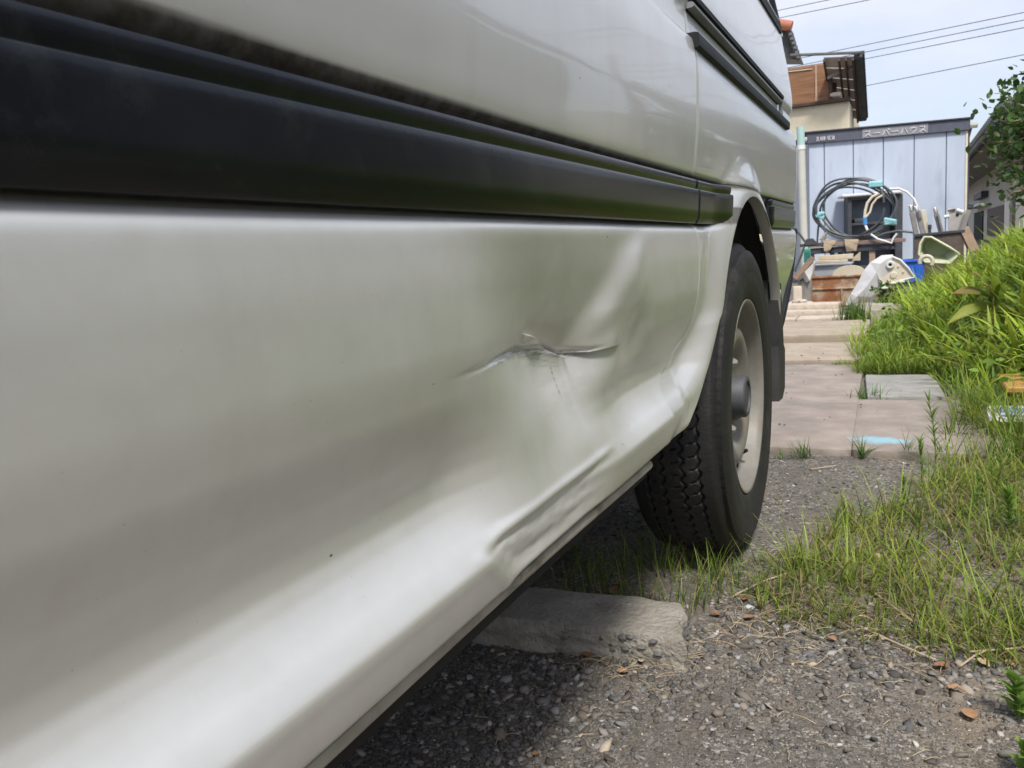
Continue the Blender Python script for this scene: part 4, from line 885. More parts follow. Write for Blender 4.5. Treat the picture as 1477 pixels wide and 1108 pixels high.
# pale flexible tube with blue connector, arch of white tube
o_ = thing('flexible_tube', 'short bent cream tube with a blue connector hung inside the hose coil', 'tube', AY(1247, 345, hy-.12))
cvp = [(1266, 280), (1258, 284), (1251, 293), (1248, 304), (1247, 314)]
MB().tube([AY(px, py, hy-.10) for px, py in cvp], .016, 8).build('tube', M['cream'], o_, smooth=True)
MB().tube([AY(px+7, py+2, hy-.09) for px, py in cvp[:-1]]+[AY(1249, 313, hy-.1)], .013, 8).build('tube', M['cream'], o_, smooth=True)
MB().tube([AY(1247, 314, hy-.1), AY(1248, 324, hy-.1)], .026, 10).build('connector', pm('blue_plastic_connector', (.05, .25, .60), (.08, .30, .66), 6, .4), o_, smooth=True)
MB().tube([AY(1248, 324, hy-.1), AY(1251, 332, hy-.12)], .014, 8).build('tube_end', M['white'], o_, smooth=True)
wt = MB().tube([AY(px, py, 11.6) for px, py in ((1272, 277), (1282, 273), (1296, 272), (1308, 277), (1318, 287), (1324, 300), (1326, 316))], .014, 8)
tag(wt.build('white_hose', M['white'], None, loc=AY(1326, 316, 11.6), smooth=True), 'white hose arching from the hose coil over to the leaning steel posts', 'hose')
wt = MB().tube([AY(px, py, ty_-.05) for px, py in ((1256, 338), (1266, 345), (1280, 349), (1286, 351), (1289, 343), (1294, 337))], .012, 8)
tag(wt.build('white_pipe', M['white'], None, loc=AY(1270, 348, ty_-.05), smooth=True), 'bent white pipe lying across the right end of the wooden table', 'pipe')
wt = MB().tube([AY(px, py, ty_+.2) for px, py in ((1262, 343), (1275, 337), (1295, 333), (1315, 335), (1325, 338))], .013, 8)
tag(wt.build('black_hose', M['hose'], None, loc=AY(1290, 335, ty_+.2), smooth=True), 'loose black hose running from the table end towards the steel posts', 'hose')
m = MB(); c = AY(1190, 338, ty_+.1); m.tube([V3(c[0]-.04, c[1], tz_+.013), V3(c[0]-.01, c[1], tz_+.08), V3(c[0]+.02, c[1], tz_+.14)], [.018, .028, .012], 8); m.tube([V3(c[0]-.06, c[1], tz_+.06), V3(c[0]+.05, c[1], tz_+.09)], .012, 8)
tag(m.build('tap_fitting', M['chrome'], None, loc=(c[0], c[1], tz_)), 'small shiny metal tap fitting standing on the left of the table', 'tap')

# dark steel trough with steel posts in it
M['rustdark'] = pm('dark_rusty_steel', (.075, .055, .048), (.13, .10, .085), 9, .75, .2, 40, c3=(.20, .11, .06), s3=5)
M['steel'] = pm('grey_dirty_steel', (.24, .225, .21), (.36, .34, .32), 12, .5, metal=.4)
qy = 9.9; a, b = AY(1319, 374, qy), AY(1392, 337, qy); tl, tr = AY(1319, 341, qy), AY(1390, 334, qy)
tro = thing('steel_trough', 'dark brown steel trough with a pale tilted end standing right of the table', 'trough', ((a[0]+b[0])/2, qy+.2, 0))
MB().prism([V3(a[0], qy, .02), V3(b[0], qy, .02), V3(tr[0], qy, tr[2]), V3(tl[0], qy, tl[2])], (0, .02, 0)).build('front_plate', M['rustdark'], tro)
MB().prism([V3(a[0], qy+.40, .02), V3(b[0], qy+.40, .02), V3(tr[0], qy+.40, tr[2]), V3(tl[0], qy+.40, tl[2])], (0, .02, 0)).build('rear_plate', M['rustdark'], tro)
MB().box(((a[0]+b[0])/2, qy+.21, .05), (b[0]-a[0], .36, .03), None, 0).build('floor_plate', M['rustdark'], tro)
e0, e1 = AY(1386, 334, qy-.01), AY(1406, 362, qy-.01)
MB().prism([V3(e0[0], qy-.015, e0[2]), V3(e0[0]+.07, qy-.015, e0[2]+.05), V3(e1[0]+.05, qy-.015, e1[2]), V3(e1[0]-.04, qy-.015, e1[2])], (0, .46, 0)).build('end_plate', M['woodp'], tro)
MB().bar(AY(1319, 340, qy-.01), AY(1392, 333, qy-.01), .02, .03, .004).build('rim_bar', M['dark'], tro)
for i, (x0, y0, x1, y1, wpx, lab) in enumerate(((1313, 296, 1322, 340, 7, 'leaning grey steel post with a bolt tip, left of three in the trough'), (1321, 298, 1332, 338, 7, 'middle steel post with shiny couplings leaning in the trough'), (1348, 299, 1358, 337, 7, 'steel post with a bright round tip, right of three in the trough'))):
    p, q = Vector(AY(x0, y0, qy+.1)), Vector(AY(x1, y1, qy+.1)); s_ = pxs(1330, 320, qy); d = (q-p).normalized(); q2 = q+d*.25
    po = thing('steel_post', lab, 'post', q2, 'steel posts in the trough')
    MB().bar(p+d*.07, q2, wpx*s_, wpx*s_*.8, .008, (0, 1, 0)).build('post_body', M['steel'], po)
    MB().tube([p, p+d*.02, p+d*.07], [.010, .020, .022], 10).build('tip', M['chrome'], po, smooth=True)
    if i < 2: MB().tube([p+d*.005+V3(-.02, 0, 0), p+d*.005+V3(.025, 0, 0)], .009, 8).build('cross_bolt', M['chrome'], po)
    if i == 1:
        MB().tube([p+d*.05+V3(.012, -.03, 0), p+d*.13+V3(.012, -.03, 0)], .016, 8).build('coupling', M['chrome'], po, smooth=True)
    if i == 2: MB().bar(p+d*.09+V3(0, -.032, 0), p+d*.30+V3(0, -.032, 0), .012, .006, .001, (0, 1, 0)).build('groove_strip', M['dark'], po)
# cream channel behind the posts
p, q = Vector(AY(1331, 303, qy+.2)), Vector(AY(1338, 336, qy+.2))
tag(MB().bar(p, q+(q-p)*.6, .045, .03, .004, (0, 1, 0)).build('angle_bar', M['cream'], None, loc=q), 'cream angle bar leaning behind the steel posts in the trough', 'bar')
p = AY(1341, 330, qy+.05); tag(MB().lathe([(0, .001), (0, .016), (.10, .014), (.105, .02), (.14, .018), (.145, .001)], V3(p[0], p[1], p[2]-.10), (0, 0, 1), 10).build('bottle', M['dark'], None, loc=(p[0], p[1], p[2]-.1)), 'small dark bottle standing between the steel posts in the trough', 'bottle')
# grey plate with a hole (cast bracket)
br = thing('steel_bracket', 'grey steel bracket plate with a round hole and bolts on top of the trough', 'bracket', AY(1378, 336, qy+.12))
pl = [(1368, 336), (1368, 312), (1370, 306), (1378, 303), (1388, 305), (1396, 308), (1393, 336)]
MB().prism([V3(*AY(px, py, qy+.1)) for px, py in pl], (0, .05, 0)).build('plate', pm('bracket_grey', (.36, .34, .32), (.46, .44, .42), 9, .6), br)
c = AY(1381, 310, qy+.098); MB().lathe([(0, .001), (-.004, .014), (.002, .017)], V3(*c), (0, 1, 0), 14).build('bolt_hole', M['under'], br)
MB().tube([AY(1367, 303, qy+.1), AY(1378, 301, qy+.1)], .022, 8).build('cap_bolt', M['steel'], br); MB().tube([AY(1380, 303, qy+.1), AY(1389, 306, qy+.1)], .018, 8).build('cap_bolt', M['white'], br)
MB().tube([AY(1362, 313, qy+.1), AY(1369, 312, qy+.1)], .018, 8).build('side_bolt', M['white'], br)
p, q = Vector(AY(1398, 302, qy+.02)), Vector(AY(1386, 336, qy+.02)); st = thing('steel_lever', 'grey steel lever with black tip leaning beside the bracket plate', 'lever', q)
MB().bar(p, q, .05, .03, .004, (0, 1, 0)).build('lever_bar', M['steel'], st); MB().bar(p+(p-q).normalized()*.002, p+(p-q).normalized()*.06, .055, .045, .008, (0, 1, 0)).build('lever_tip', M['dark'], st)

# blue crate
by = 9.7; a, b = AY(1283, 424, by), AY(1334, 374, by)
crate = thing('plastic_crate', 'bright blue plastic crate behind the white plastic fairing', 'crate', ((a[0]+b[0])/2, by+.17, 0))
M['blue'] = pm('blue_plastic', (.025, .12, .55), (.04, .16, .62), 6, .4)
zt2, zb2 = float(b[2]), .16; xl, xr = float(a[0]), float(b[0])
for nm, c, d in (('front_wall', ((xl+xr)/2, by, (zt2+zb2)/2), (xr-xl-.03, .012, zt2-zb2)), ('rear_wall', ((xl+xr)/2, by+.34, (zt2+zb2)/2), (xr-xl-.03, .012, zt2-zb2)), ('side_wall', (xl+.012, by+.17, (zt2+zb2)/2), (.012, .325, zt2-zb2)), ('side_wall', (xr-.012, by+.17, (zt2+zb2)/2), (.012, .325, zt2-zb2)), ('crate_floor', ((xl+xr)/2, by+.17, zb2+.006), (xr-xl-.05, .325, .012))): MB().box(c, d, None, .003).build(nm, M['blue'], crate)
m = MB()
for c, d in ((((xl+xr)/2, by-.010, zt2-.01), (xr-xl+.02, .03, .026)), (((xl+xr)/2, by+.35, zt2-.01), (xr-xl+.02, .03, .026))): m.box(c, d, None, .004)
m.box((xl-.002, by+.17, zt2-.01), (.026, .33, .026), None, .004); m.box((xr+.002, by+.17, zt2-.01), (.026, .33, .026), None, .004); m.build('rim', M['blue'], crate)['kind'] = 'stuff'
for fx in (.25, .5, .75): MB().box((xl+(xr-xl)*fx, by-.010, (zt2+zb2)/2-.02), (.012, .010, zt2-zb2-.05), None, .002).build('rib', M['blue'], crate)
cs_ = rock_box(xl+.02, xr-.02, by+.02, by+.32, -.02, zb2-.001, .01, .02, .05, 9, 3); tag(cs_.build('stone_block', M['conc'], None, loc=((xl+xr)/2, by+.17, 0)), 'grey stone block carrying the blue plastic crate', 'stone')

# green moulded trough
gy_ = 8.9; gt = thing('plastic_basin', 'pale green plastic basin tipped on its side in the grass by the steel trough', 'basin', AY(1345, 380, gy_+.1))
rimp_ = [AY(px, py, gy_) for px, py in ((1327, 352), (1333, 342), (1343, 342), (1370, 357), (1384, 366), (1370, 380), (1334, 378), (1325, 366))]
M['palegreen'] = pm('pale_green_plastic', (.44, .48, .33), (.52, .56, .41), 7, .5)
cc = np.mean(rimp_, 0); bot = [cc+(p-cc)*.68+np.array([.0, .22, .03]) for p in rimp_]; n = len(rimp_); mb = MB()
mb.add(list(rimp_)+list(bot), [(i, (i+1) % n, n+(i+1) % n, n+i) for i in range(n)]+[tuple(range(n, 2*n))]); ob = mb.build('shell', M['palegreen'], gt)
md = ob.modifiers.new('thick', 'SOLIDIFY'); md.thickness = .012
MB().tube(list(rimp_)+[rimp_[0]], .010, 8, cap=False).build('rim', pm('pale_cream_rim', (.60, .62, .42), (.66, .68, .48), 7, .5), gt, smooth=True)
for q, (px, py, rad, lab) in enumerate(((1336, 374, .055, 'round pale pipe bend lying by the tipped green basin'),)):
    c = AY(px, py+4, gy_-.12); pts = [c+np.array([rad*math.cos(t), 0, rad*math.sin(t)]) for t in np.linspace(-.6, 3.4, 14)]
    tag(MB().tube(pts, .019, 10).build('pipe_bend', pm('beige_pipe', (.50, .44, .36), (.60, .54, .45), 9, .6), None, loc=c, smooth=True), lab, 'pipe')

# rusty steel box, grey bin, boards, half round stone
ry = 8.75; rl, rr_ = AY(1171, 441, ry), AY(1247, 441, ry); zt3 = float(AY(1210, 398, ry)[2])
M['rust'] = pm('rusty_painted_steel', (.20, .075, .030), (.36, .17, .085), 7, .85, .4, 45, c3=(.42, .34, .25), s3=4.5, t3=(.48, .60))
rb = thing('rusty_box', 'rusty orange steel box with horizontal and vertical ribs behind the blocks', 'steel box', ((rl[0]+rr_[0])/2, ry+.22, 0))
MB().box(((rl[0]+rr_[0])/2, ry+.23, zt3/2), (rr_[0]-rl[0], .46, zt3), None, .006).build('box_body', M['rust'], rb)
zm = float(AY(1210, 416, ry)[2])
MB().bar((rl[0]-.002, ry-.006, zm), (rr_[0]+.002, ry-.006, zm), .016, .018, .004).build('rib', M['rust'], rb)
q = AY(1214, 425, ry); MB().bar((q[0], ry-.006, .02), (q[0], ry-.006, zm-.012), .016, .018, .004).build('rib', M['rust'], rb)
MB().bar((rl[0], ry-.006, zt3-.006), (rr_[0], ry-.006, zt3-.006), .016, .020, .004).build('rib', M['rust'], rb)
bl_, br_ = AY(1173, 398, ry+.05), AY(1226, 398, ry+.05); zb4 = float(AY(1200, 383, ry+.05)[2])
bn = thing('plastic_bin', 'shallow grey plastic bin standing on the rusty steel box', 'bin', ((bl_[0]+br_[0])/2, ry+.22, zt3))
M['bingrey'] = pm('grey_blue_plastic', (.27, .31, .36), (.33, .37, .42), 6, .5)
MB().prism([V3(bl_[0]+.015, ry+.06, zt3+.004), V3(br_[0]-.015, ry+.06, zt3+.004), V3(br_[0], ry+.06, zb4), V3(bl_[0], ry+.06, zb4)], (0, .36, 0)).build('bin_body', M['bingrey'], bn)
MB().box(((bl_[0]+br_[0])/2, ry+.24, zb4+.012), (br_[0]-bl_[0]+.04, .42, .022), None, .006).build('bin_lid', M['bingrey'], bn)
M['boardp'] = pm('pale_old_board', (.44, .37, .27), (.56, .48, .37), 10, .8, .2, 60)
zc_ = zb4+.024
for q, (l, r_, dz_, yy, lab) in enumerate(((1176, 1222, .0, .04, 'long pale board lying along the front of the grey bin lid'), (1180, 1230, .028, .18, 'upper pale board lying across the grey bin lid'))):
    a, b = AY(l, 380, ry+yy), AY(r_, 380, ry+yy); tag(rock_box(a[0], b[0], ry+yy, ry+yy+(.12 if q == 0 else .16), zc_+dz_+.001, zc_+dz_+.027+q*.02, .003, .004, .03*q, q+3, 3).build('board', M['boardp'], None, loc=((a[0]+b[0])/2, ry+yy+.06, zc_+dz_)), lab, 'board', 'boards on the grey bin')
tag(MB().prism([V3(AY(1222, 372, ry+.1)[0], ry+.36, zc_+.002), V3(AY(1231, 383, ry+.1)[0]+.05, ry+.36, zc_+.002), V3(AY(1231, 383, ry+.1)[0]+.05, ry+.36, zc_+.09)], (0, .08, 0)).build('wood_wedge', M['boardp'], None, loc=AY(1228, 380, ry+.36)), 'pale wooden wedge at the right end of the grey bin lid', 'wedge')
hl, hr = AY(1201, 400, ry), AY(1249, 400, ry); hcx = (hl[0]+hr[0])/2; rx_ = (hr[0]-hl[0])/2; hz = float(AY(1225, 383, ry)[2])-zt3
pp = [V3(hcx+rx_*math.cos(t), ry-.01, zt3+.002+hz*math.sin(t)**.85) for t in np.linspace(0, math.pi, 18)]
mb = MB().prism(pp, (0, .07, 0)); ob = mb.build('half_round_stone', pm('cream_stone', (.52, .45, .34), (.62, .55, .43), 9, .85, .2, 50), None, loc=(hcx, ry+.02, zt3)); tag(ob, 'half round cream stone slab standing on the front of the rusty box', 'stone')

# white plastic fairing with a round fitting
wy = 8.3
fw = thing('plastic_fairing', 'big white moulded plastic fairing with a round fitting lying before the rusty box', 'plastic panel', AY(1265, 440, wy))
M['whitepl'] = pm('white_grp', (.58, .57, .56), (.66, .65, .64), 6, .4, c3=(.50, .47, .42), s3=4)
face = [(1270, 406), (1266, 393), (1270, 382), (1278, 374), (1288, 371), (1298, 375), (1310, 387), (1319, 400), (1300, 405), (1278, 412), (1275, 413)]
F3 = [V3(*AY(px, py, wy)) for px, py in face]; cc = sum(F3, Vector())/len(F3)
M['creampl'] = pm('cream_grp', (.60, .53, .42), (.68, .61, .50), 7, .5, c3=(.44, .37, .28), s3=5)
MB().prism(F3, (0, .03, 0)).build('end_face', M['creampl'], fw)
# long body running down left to the ground
tail_ = [(1220, 440), (1228, 424), (1238, 408), (1247, 390), (1256, 379), (1272, 369), (1288, 368)]
low_ = [(1230, 441), (1243, 434), (1256, 428), (1264, 420), (1268, 413), (1275, 413), (1275, 413)]
up3 = [V3(*AY(px, py, wy+.10)) for px, py in tail_]; mid3 = [V3(*AY(px, py, wy-.015)) for px, py in ((1222, 441), (1236, 428), (1249, 415), (1258, 403), (1264, 394), (1270, 381), (1288, 370.5))]; lo3 = [V3(*AY(px, py, wy+.02)) for px, py in low_]
n = 7; mb = MB(); mb.add(up3+mid3+lo3, [(i, i+1, n+i+1, n+i) for i in range(n-1)]+[(n+i, n+i+1, 2*n+i+1, 2*n+i) for i in range(n-1)])
ob = mb.build('shell', M['whitepl'], fw); md = ob.modifiers.new('thick', 'SOLIDIFY'); md.thickness = .012; md.offset = 0
mb = MB().tube([f-V3(0, .006, 0) for f in F3]+[F3[0]-V3(0, .006, 0)], .011, 8, cap=False); mb.build('edge_rim', M['whitepl'], fw, smooth=True)
c = V3(*AY(1284, 382, wy-.012)); s_ = pxs(1284, 382, wy)
MB().lathe([(.012, 6*s_), (-.008, 5.6*s_), (-.012, 4.5*s_), (-.010, 2.6*s_), (.004, 2.2*s_)], c, (0, 1, 0), 20).build('round_fitting', M['whitepl'], fw, smooth=True)
MB().lathe([(.0, .001), (.0, 2.1*s_)], c, (0, 1, 0), 14).build('fitting_hole', M['under'], fw)
MB().lathe([(.012, 5*s_), (.002, 4*s_), (.002, .001)], V3(*AY(1289, 397, wy-.012)), (0, 1, 0), 18).build('round_boss', M['creampl'], fw, smooth=True)
for px, py in ((1296, 384), (1303, 392), (1280, 405)):
    MB().lathe([(.006, 1.5*s_), (-.004, 1.2*s_), (-.004, .001)], V3(*AY(px, py, wy-.006)), (0, 1, 0), 10).build('stud', M['creampl'], fw)

# cement blocks in front of the heap
M['block'] = pm('sandy_cement', (.42, .36, .29), (.54, .47, .39), 22, .9, .5, 80, c3=(.33, .28, .22), s3=6)
kz = [.075, .20, .31]
bx0 = -1.25
for i, (x0, x1, y0, y1, z0, z1, lab) in enumerate(((bx0, -.455, 7.02, 7.26, .0, .155, 'upper long cement block of the stack before the rusty box'), (bx0, -.455, 6.88, 7.015, .0, .115, 'middle long cement block stepping down from the stack'), (-1.30, -.745, 6.62, 6.87, .0, .072, 'low tan cement block at the left front of the stack'), (-.735, -.45, 6.63, 6.87, .0, .078, 'low tan cement block at the right front of the stack'), (-.445, -.335, 6.72, 6.86, -.02, .075, 'small square cement block beside the grass tuft'))):
    o = rock_box(x0, x1, y0, y1, z0+.001*i, z1, .003, .012, .01*(i % 3), i+20, 6, 14).build('cement_block', M['block'], None, loc=((x0+x1)/2, (y0+y1)/2, 0), smooth=True); tag(o, lab, 'block', 'cement blocks before the heap')
# left part of the heap
ly = 8.5
M['greystone'] = pm('grey_weathered_stone', (.17, .155, .14), (.28, .26, .24), 12, .9, .4, 50, stretch=(1, 1, .35))
def heap(px0, py0, px1, py1, y, dep, mat, name, lab, cat, rz=0.0, bev=.02, jit=.012, seed=0, freq=10):
    a, b = AY(px0, py1, y), AY(px1, py0, y); x0, x1 = sorted((a[0], b[0])); z0, z1 = max(0.0, min(a[2], b[2])), max(a[2], b[2])
    o = rock_box(x0, x1, y, y+dep, z0, z1, jit, bev, rz, seed, 4, freq).build(name, M[mat] if isinstance(mat, str) else mat, None, loc=((x0+x1)/2, y+dep/2, z0), smooth=True); return tag(o, lab, cat)
heap(1150, 402, 1169, 448, ly, .28, 'greystone', 'stone_slab', 'grey upright stone left of the rusty box', 'stone', .05, .05, .012, 31)
heap(1143, 413, 1155, 440, ly-.25, .10, pm('pale_brick_cream', (.55, .47, .38), (.62, .54, .45), 9, .8), 'brick', 'pale cream brick leaning on the grey stone behind the van', 'brick', .2, .01, .004, 32)
g = np.random.default_rng(8)
iv, fi = icosa()
for q in range(9):
    px = 1141+q*3.3+g.uniform(-1, 1); p = AY(px, 436+g.uniform(-3, 3), ly-.33+g.uniform(-.05, .1)); s = g.uniform(.022, .038)
    o = link_mesh('rubble_stone', iv*s*np.array([1.2, 1, .75])*(1+g.uniform(-.25, .25, (12, 1)))+np.array([p[0], p[1], max(p[2], s*.6)]), [tuple(f) for f in fi], M['block'], None, loc=(p[0], p[1], 0)); tag(o, ('leftmost', 'second from left', 'third from left', 'fourth from left', 'middle', 'fourth from right', 'third from right', 'second from right', 'rightmost')[q]+' fist sized rubble stone in the row behind the van corner', 'rubble', 'rubble stones behind the van')
# white plastic sheet draped over a board
pl = [(1147, 404), (1153, 398), (1163, 384), (1171, 374), (1174, 380), (1172, 392), (1168, 405), (1163, 408), (1158, 402), (1152, 405)]
mb = MB(); P_ = [AY(px, py, ly-.02+.03*math.sin(px)) for px, py in pl]; cc = np.mean(P_, 0)+np.array([0, -.05, .02]); n = len(P_)
mb.add(P_+[cc]+[p+np.array([0, .18, 0]) for p in P_], [(i, (i+1) % n, n) for i in range(n)]+[(i, (i+1) % n, n+1+(i+1) % n, n+1+i) for i in range(n)])
tag(mb.build('plastic_sheet', M['white'], None, loc=cc, smooth=True), 'crumpled white plastic sheet draped left of the rusty box', 'plastic sheet')
p, q = V3(*AY(1146, 402, ly-.06)), V3(*AY(1173, 372, ly-.04)); tag(MB().bar(p, q, .05, .03, .003, (0, 1, 0)).build('board', M['wood'], None, loc=p), 'brown board slanting up over the white plastic sheet', 'board')
# black pipe and cables behind the van
o_ = thing('black_bracket', 'black steel bracket arm sticking out behind the van corner', 'bracket', AY(1165, 352, ly))
MB().bar(V3(*AY(1154, 354.5, ly)), V3(*AY(1188, 352, ly)), .03, .03, .004).build('bracket_arm', M['dark'], o_)
MB().prism([V3(*AY(px, py, ly-.03)) for px, py in ((1160, 351), (1163, 345), (1172, 344), (1178, 350), (1177, 353), (1161, 354))], (0, .06, 0)).build('bracket_head', M['dark'], o_)
for pts_, lab in (((((1147, 330)), (1155, 340), (1162, 350)), 'upper black cable sagging to the bracket behind the van'), (((1160, 355), (1156, 368), (1150, 382), (1146, 392)), 'lower black cable hanging from the bracket behind the van')):
    tag(MB().tube([AY(px, py, ly-.02) for px, py in pts_], .011, 8).build('cable', M['hose'], None, loc=AY(1158, 354, ly), smooth=True), lab, 'cable')
p = AY(1164, 366, ly+.1); tag(rock_box(p[0]-.03, p[0]+.03, p[1], p[1]+.05, p[2]-.09, p[2]+.05, .004, .008, 0, 40, 2).build('teal_can', pm('teal_paint', (.06, .34, .26), (.10, .40, .32), 8, .5), None, loc=p), 'small teal green can behind the black bracket', 'can')
# flat boulder
bo = rock_box(*(lambda a, b: (a[0], b[0]))(AZ(1232, 468), AZ(1306, 468)), 6.85, 7.55, -.05, .12, .02, .05, .1, 55, 6, 6).build('boulder', pm('grey_brown_boulder', (.26, .225, .185), (.36, .32, .27), 10, .9, .4, 50), None, loc=(-.15, 7.2, 0), smooth=True)
tag(bo, 'flat grey brown boulder at the path end below the white fairing', 'boulder')
# ------------------------------------------------------------------ houses, tree, wires
M['wall_cream'] = pm('cream_render', (.62, .55, .40), (.68, .61, .46), 6, .85, .1, 60, c3=(.56, .49, .35), s3=2)
M['tile'] = pm('dark_roof_tile', (.035, .036, .042), (.065, .066, .072), 9, .6, c3=(.09, .09, .09), s3=4)
M['brownw'] = pm('dark_brown_wood', (.06, .035, .028), (.09, .055, .042), 8, .7)
hy_ = 18.0
hA = AY(1225, 145, hy_); hx1 = float(hA[0]); hz1 = float(hA[2])
house = thing('house', 'two storey cream house with a balcony blind and dark tiled roof', 'house', (hx1-3, hy_+2, 0))
MB().box((hx1-3.5, hy_+2.5, hz1/2), (7.0, 5.0, hz1), None, .01).build('wall', M['wall_cream'], house)
MB().box((hx1-3.5, hy_-.03, hz1+.02), (7.06, .14, .07), None, .01).build('balcony_rail', M['brownw'], house)
# window strip low at the right corner
wl, wr = AY(1166, 262, hy_), AY(1176, 262, hy_); wz1, wz0 = float(AY(1172, 262, hy_)[2]), float(AY(1172, 350, hy_)[2])
wn = MB().box(((wl[0]+wr[0])/2+.05, hy_-.02, (wz0+wz1)/2), (.34, .06, wz1-wz0), None, .005).build('window', M['brownw'], house)
MB().box(((wl[0]+wr[0])/2-.02, hy_-.056, (wz0+wz1)/2), (.10, .012, wz1-wz0-.12), None, 0).build('frame', M['cream'], wn)
MB().box(((wl[0]+wr[0])/2+.05, hy_-.05, wz1+.03), (.40, .14, .05), None, .005).build('window_hood', M['brownw'], house)
# bamboo blind
def blind_mat():
    m, n, b, o = newmat('bamboo_blind'); t = n.nodes.new('ShaderNodeTexCoord'); z = n.nodes.new('ShaderNodeTexNoise'); mp = n.nodes.new('ShaderNodeMapping'); mp.inputs['Scale'].default_value = (1.5, 1, 42); z.inputs['Scale'].default_value = 1.0; z.inputs['Detail'].default_value = 5
    n.links.new(t.outputs['Object'], mp.inputs[0]); n.links.new(mp.outputs[0], z.inputs[0]); r = n.nodes.new('ShaderNodeValToRGB'); r.color_ramp.elements[0].position = .35; r.color_ramp.elements[1].position = .65; r.color_ramp.elements[0].color = (.22, .105, .05, 1); r.color_ramp.elements[1].color = (.36, .19, .10, 1)
    n.links.new(z.outputs['Fac'], r.inputs[0]); n.links.new(r.outputs[0], b.inputs['Base Color']); b.inputs['Roughness'].default_value = .8; return m
b0, b1 = AY(1100, 140, hy_-.1), AY(1194, 87, hy_-.1)
bz0, bz1 = hz1+.06, float(b1[2])
bl = MB(); ns = 46
for i in range(ns):
    z = bz0+(bz1-bz0)*(i+.5)/ns; bl.box((((b0[0]+b1[0])/2), hy_+.10+.012*math.sin(z*9), z), (b1[0]-b0[0], .010, (bz1-bz0)/ns*.8), None, 0)
bo_ = bl.build('bamboo_blind', blind_mat(), None, loc=((b0[0]+b1[0])/2, hy_+.1, bz0)); tag(bo_, 'brown bamboo blind hanging over the balcony of the cream house', 'blind')
for px in (1176.5,):
    q = AY(px, 110, hy_); MB().box((q[0], hy_+.085, (bz0+bz1)/2), (.035, .012, bz1-bz0), None, 0).build('blind_cord', M['woodp'], bo_)
q = AY(1160, 98, hy_); MB().bar((b0[0], hy_+.08, q[2]), (AY(1171, 98, hy_)[0], hy_+.08, q[2]-.03), .03, .012).build('blind_cord', M['cream'], bo_)
MB().box((b1[0]+.03, hy_+.12, (bz0+bz1)/2), (.07, .08, bz1-bz0+.06), None, .004).build('balcony_post', M['brownw'], house)
MB().box((hx1-3.5, hy_+.35, (bz0+bz1)/2), (6.5, .04, bz1-bz0), None, 0).build('balcony_back', M['brownw'], house)
# air unit on the balcony
a, b = AY(1196, 142, hy_+.05), AY(1213, 133, hy_+.05)
MB().box(((a[0]+b[0])/2, hy_+.2, (a[2]+b[2])/2+.02), (b[0]-a[0], .25, b[2]-a[2]), None, .02).build('balcony_box', M['cream'], house)
# canopy roof over the balcony seen from below: boards and rafters
can = thing('balcony_canopy', 'brown board canopy with dark rafters sticking out right of the balcony', 'canopy', (hx1, hy_+.5, hz1+1))
M['canopyb'] = pm('brown_canopy_board', (.50, .44, .40), (.60, .53, .49), 8, .8)
TL, TR = Vector(AY(1188, 84, hy_-.6)), Vector(AY(1233, 82, hy_-.6)); BR = Vector(AY(1240, 174, hy_+1.6)); BL = Vector(AY(1200, 160, hy_+1.6))
nb_ = 6
for i in range(nb_):
    t0, t1 = i/nb_+.006, (i+1)/nb_-.006
    q = [TL.lerp(BL, t0), TR.lerp(BR, t0), TR.lerp(BR, t1), TL.lerp(BL, t1)]; MB().prism(q, (0, .0, .02)).build('canopy_board', M['canopyb'], can)
for s in (.02, .50, .72, .94):
    a, b = TL.lerp(TR, s), BL.lerp(BR, s); off = V3(0, -.05, -.05); MB().bar(a+off, b+off, .04, .05, .004).build('rafter', M['brownw'], can)
MB().bar(AY(1194, 113, hy_-.1), AY(1229, 96, hy_-.3), .06, .06, .004).build('brace', pm('grey_brace', (.20, .18, .17), (.25, .23, .22), 8, .8), can)
MB().bar(TR+V3(.06, 0, .03), BR+V3(.06, 0, .03), .16, .14, .02).build('barge_board', M['tile'], can)
MB().bar(Vector(AY(1140, 84.5, hy_-.6))+V3(0, -.05, .05), TR+V3(.1, -.05, .05), .06, .045, .008).build('eave_board', pm('grey_eave', (.10, .098, .095), (.15, .145, .14), 8, .7), can)
m = MB(); 
for i in range(24):
    p = (TR+V3(.13, 0, .06)).lerp(BR+V3(.13, 0, .06), (i+.5)/24); m.tube([p-V3(.08, .0, 0), p+V3(.035, 0, 0)], .055, 7)
m.build('edge_tiles', M['tile'], can)['kind'] = 'stuff'
# upper roof with its red ridge end
r0, r1 = AY(1131, 40, hy_+2), AY(1153, 84, hy_+2); rl0 = AY(1128, 84, hy_+2)
MB().prism([V3(*AY(1128, 30, hy_+2)), V3(*AY(1140, 40, hy_+2)), V3(*AY(1144, 55, hy_+2)), V3(*AY(1155, 86, hy_+2)), V3(*AY(1095, 86, hy_+2)), V3(*AY(1095, 30, hy_+2))], (0, .6, 0)).build('roof', M['tile'], house)
MB().tube([AY(1110, 33, hy_+1.9), AY(1142, 38, hy_+1.9)], pxs(1138, 36, hy_)*8, 14).build('ridge_end_tile', pm('terracotta', (.36, .12, .07), (.44, .17, .10), 8, .8), house, smooth=True)
m = MB()
for i in range(7):
    p = V3(*AY(1139+i*2.3, 45+i*6.5, hy_+1.98)); m.tube([p-V3(.05, .05, 0), p+V3(.02, -.05, -.02)], .075, 8)
m.build('edge_tiles', M['tile'], house)['kind'] = 'stuff'
# far pale house behind (between cabin and right house) is only sky

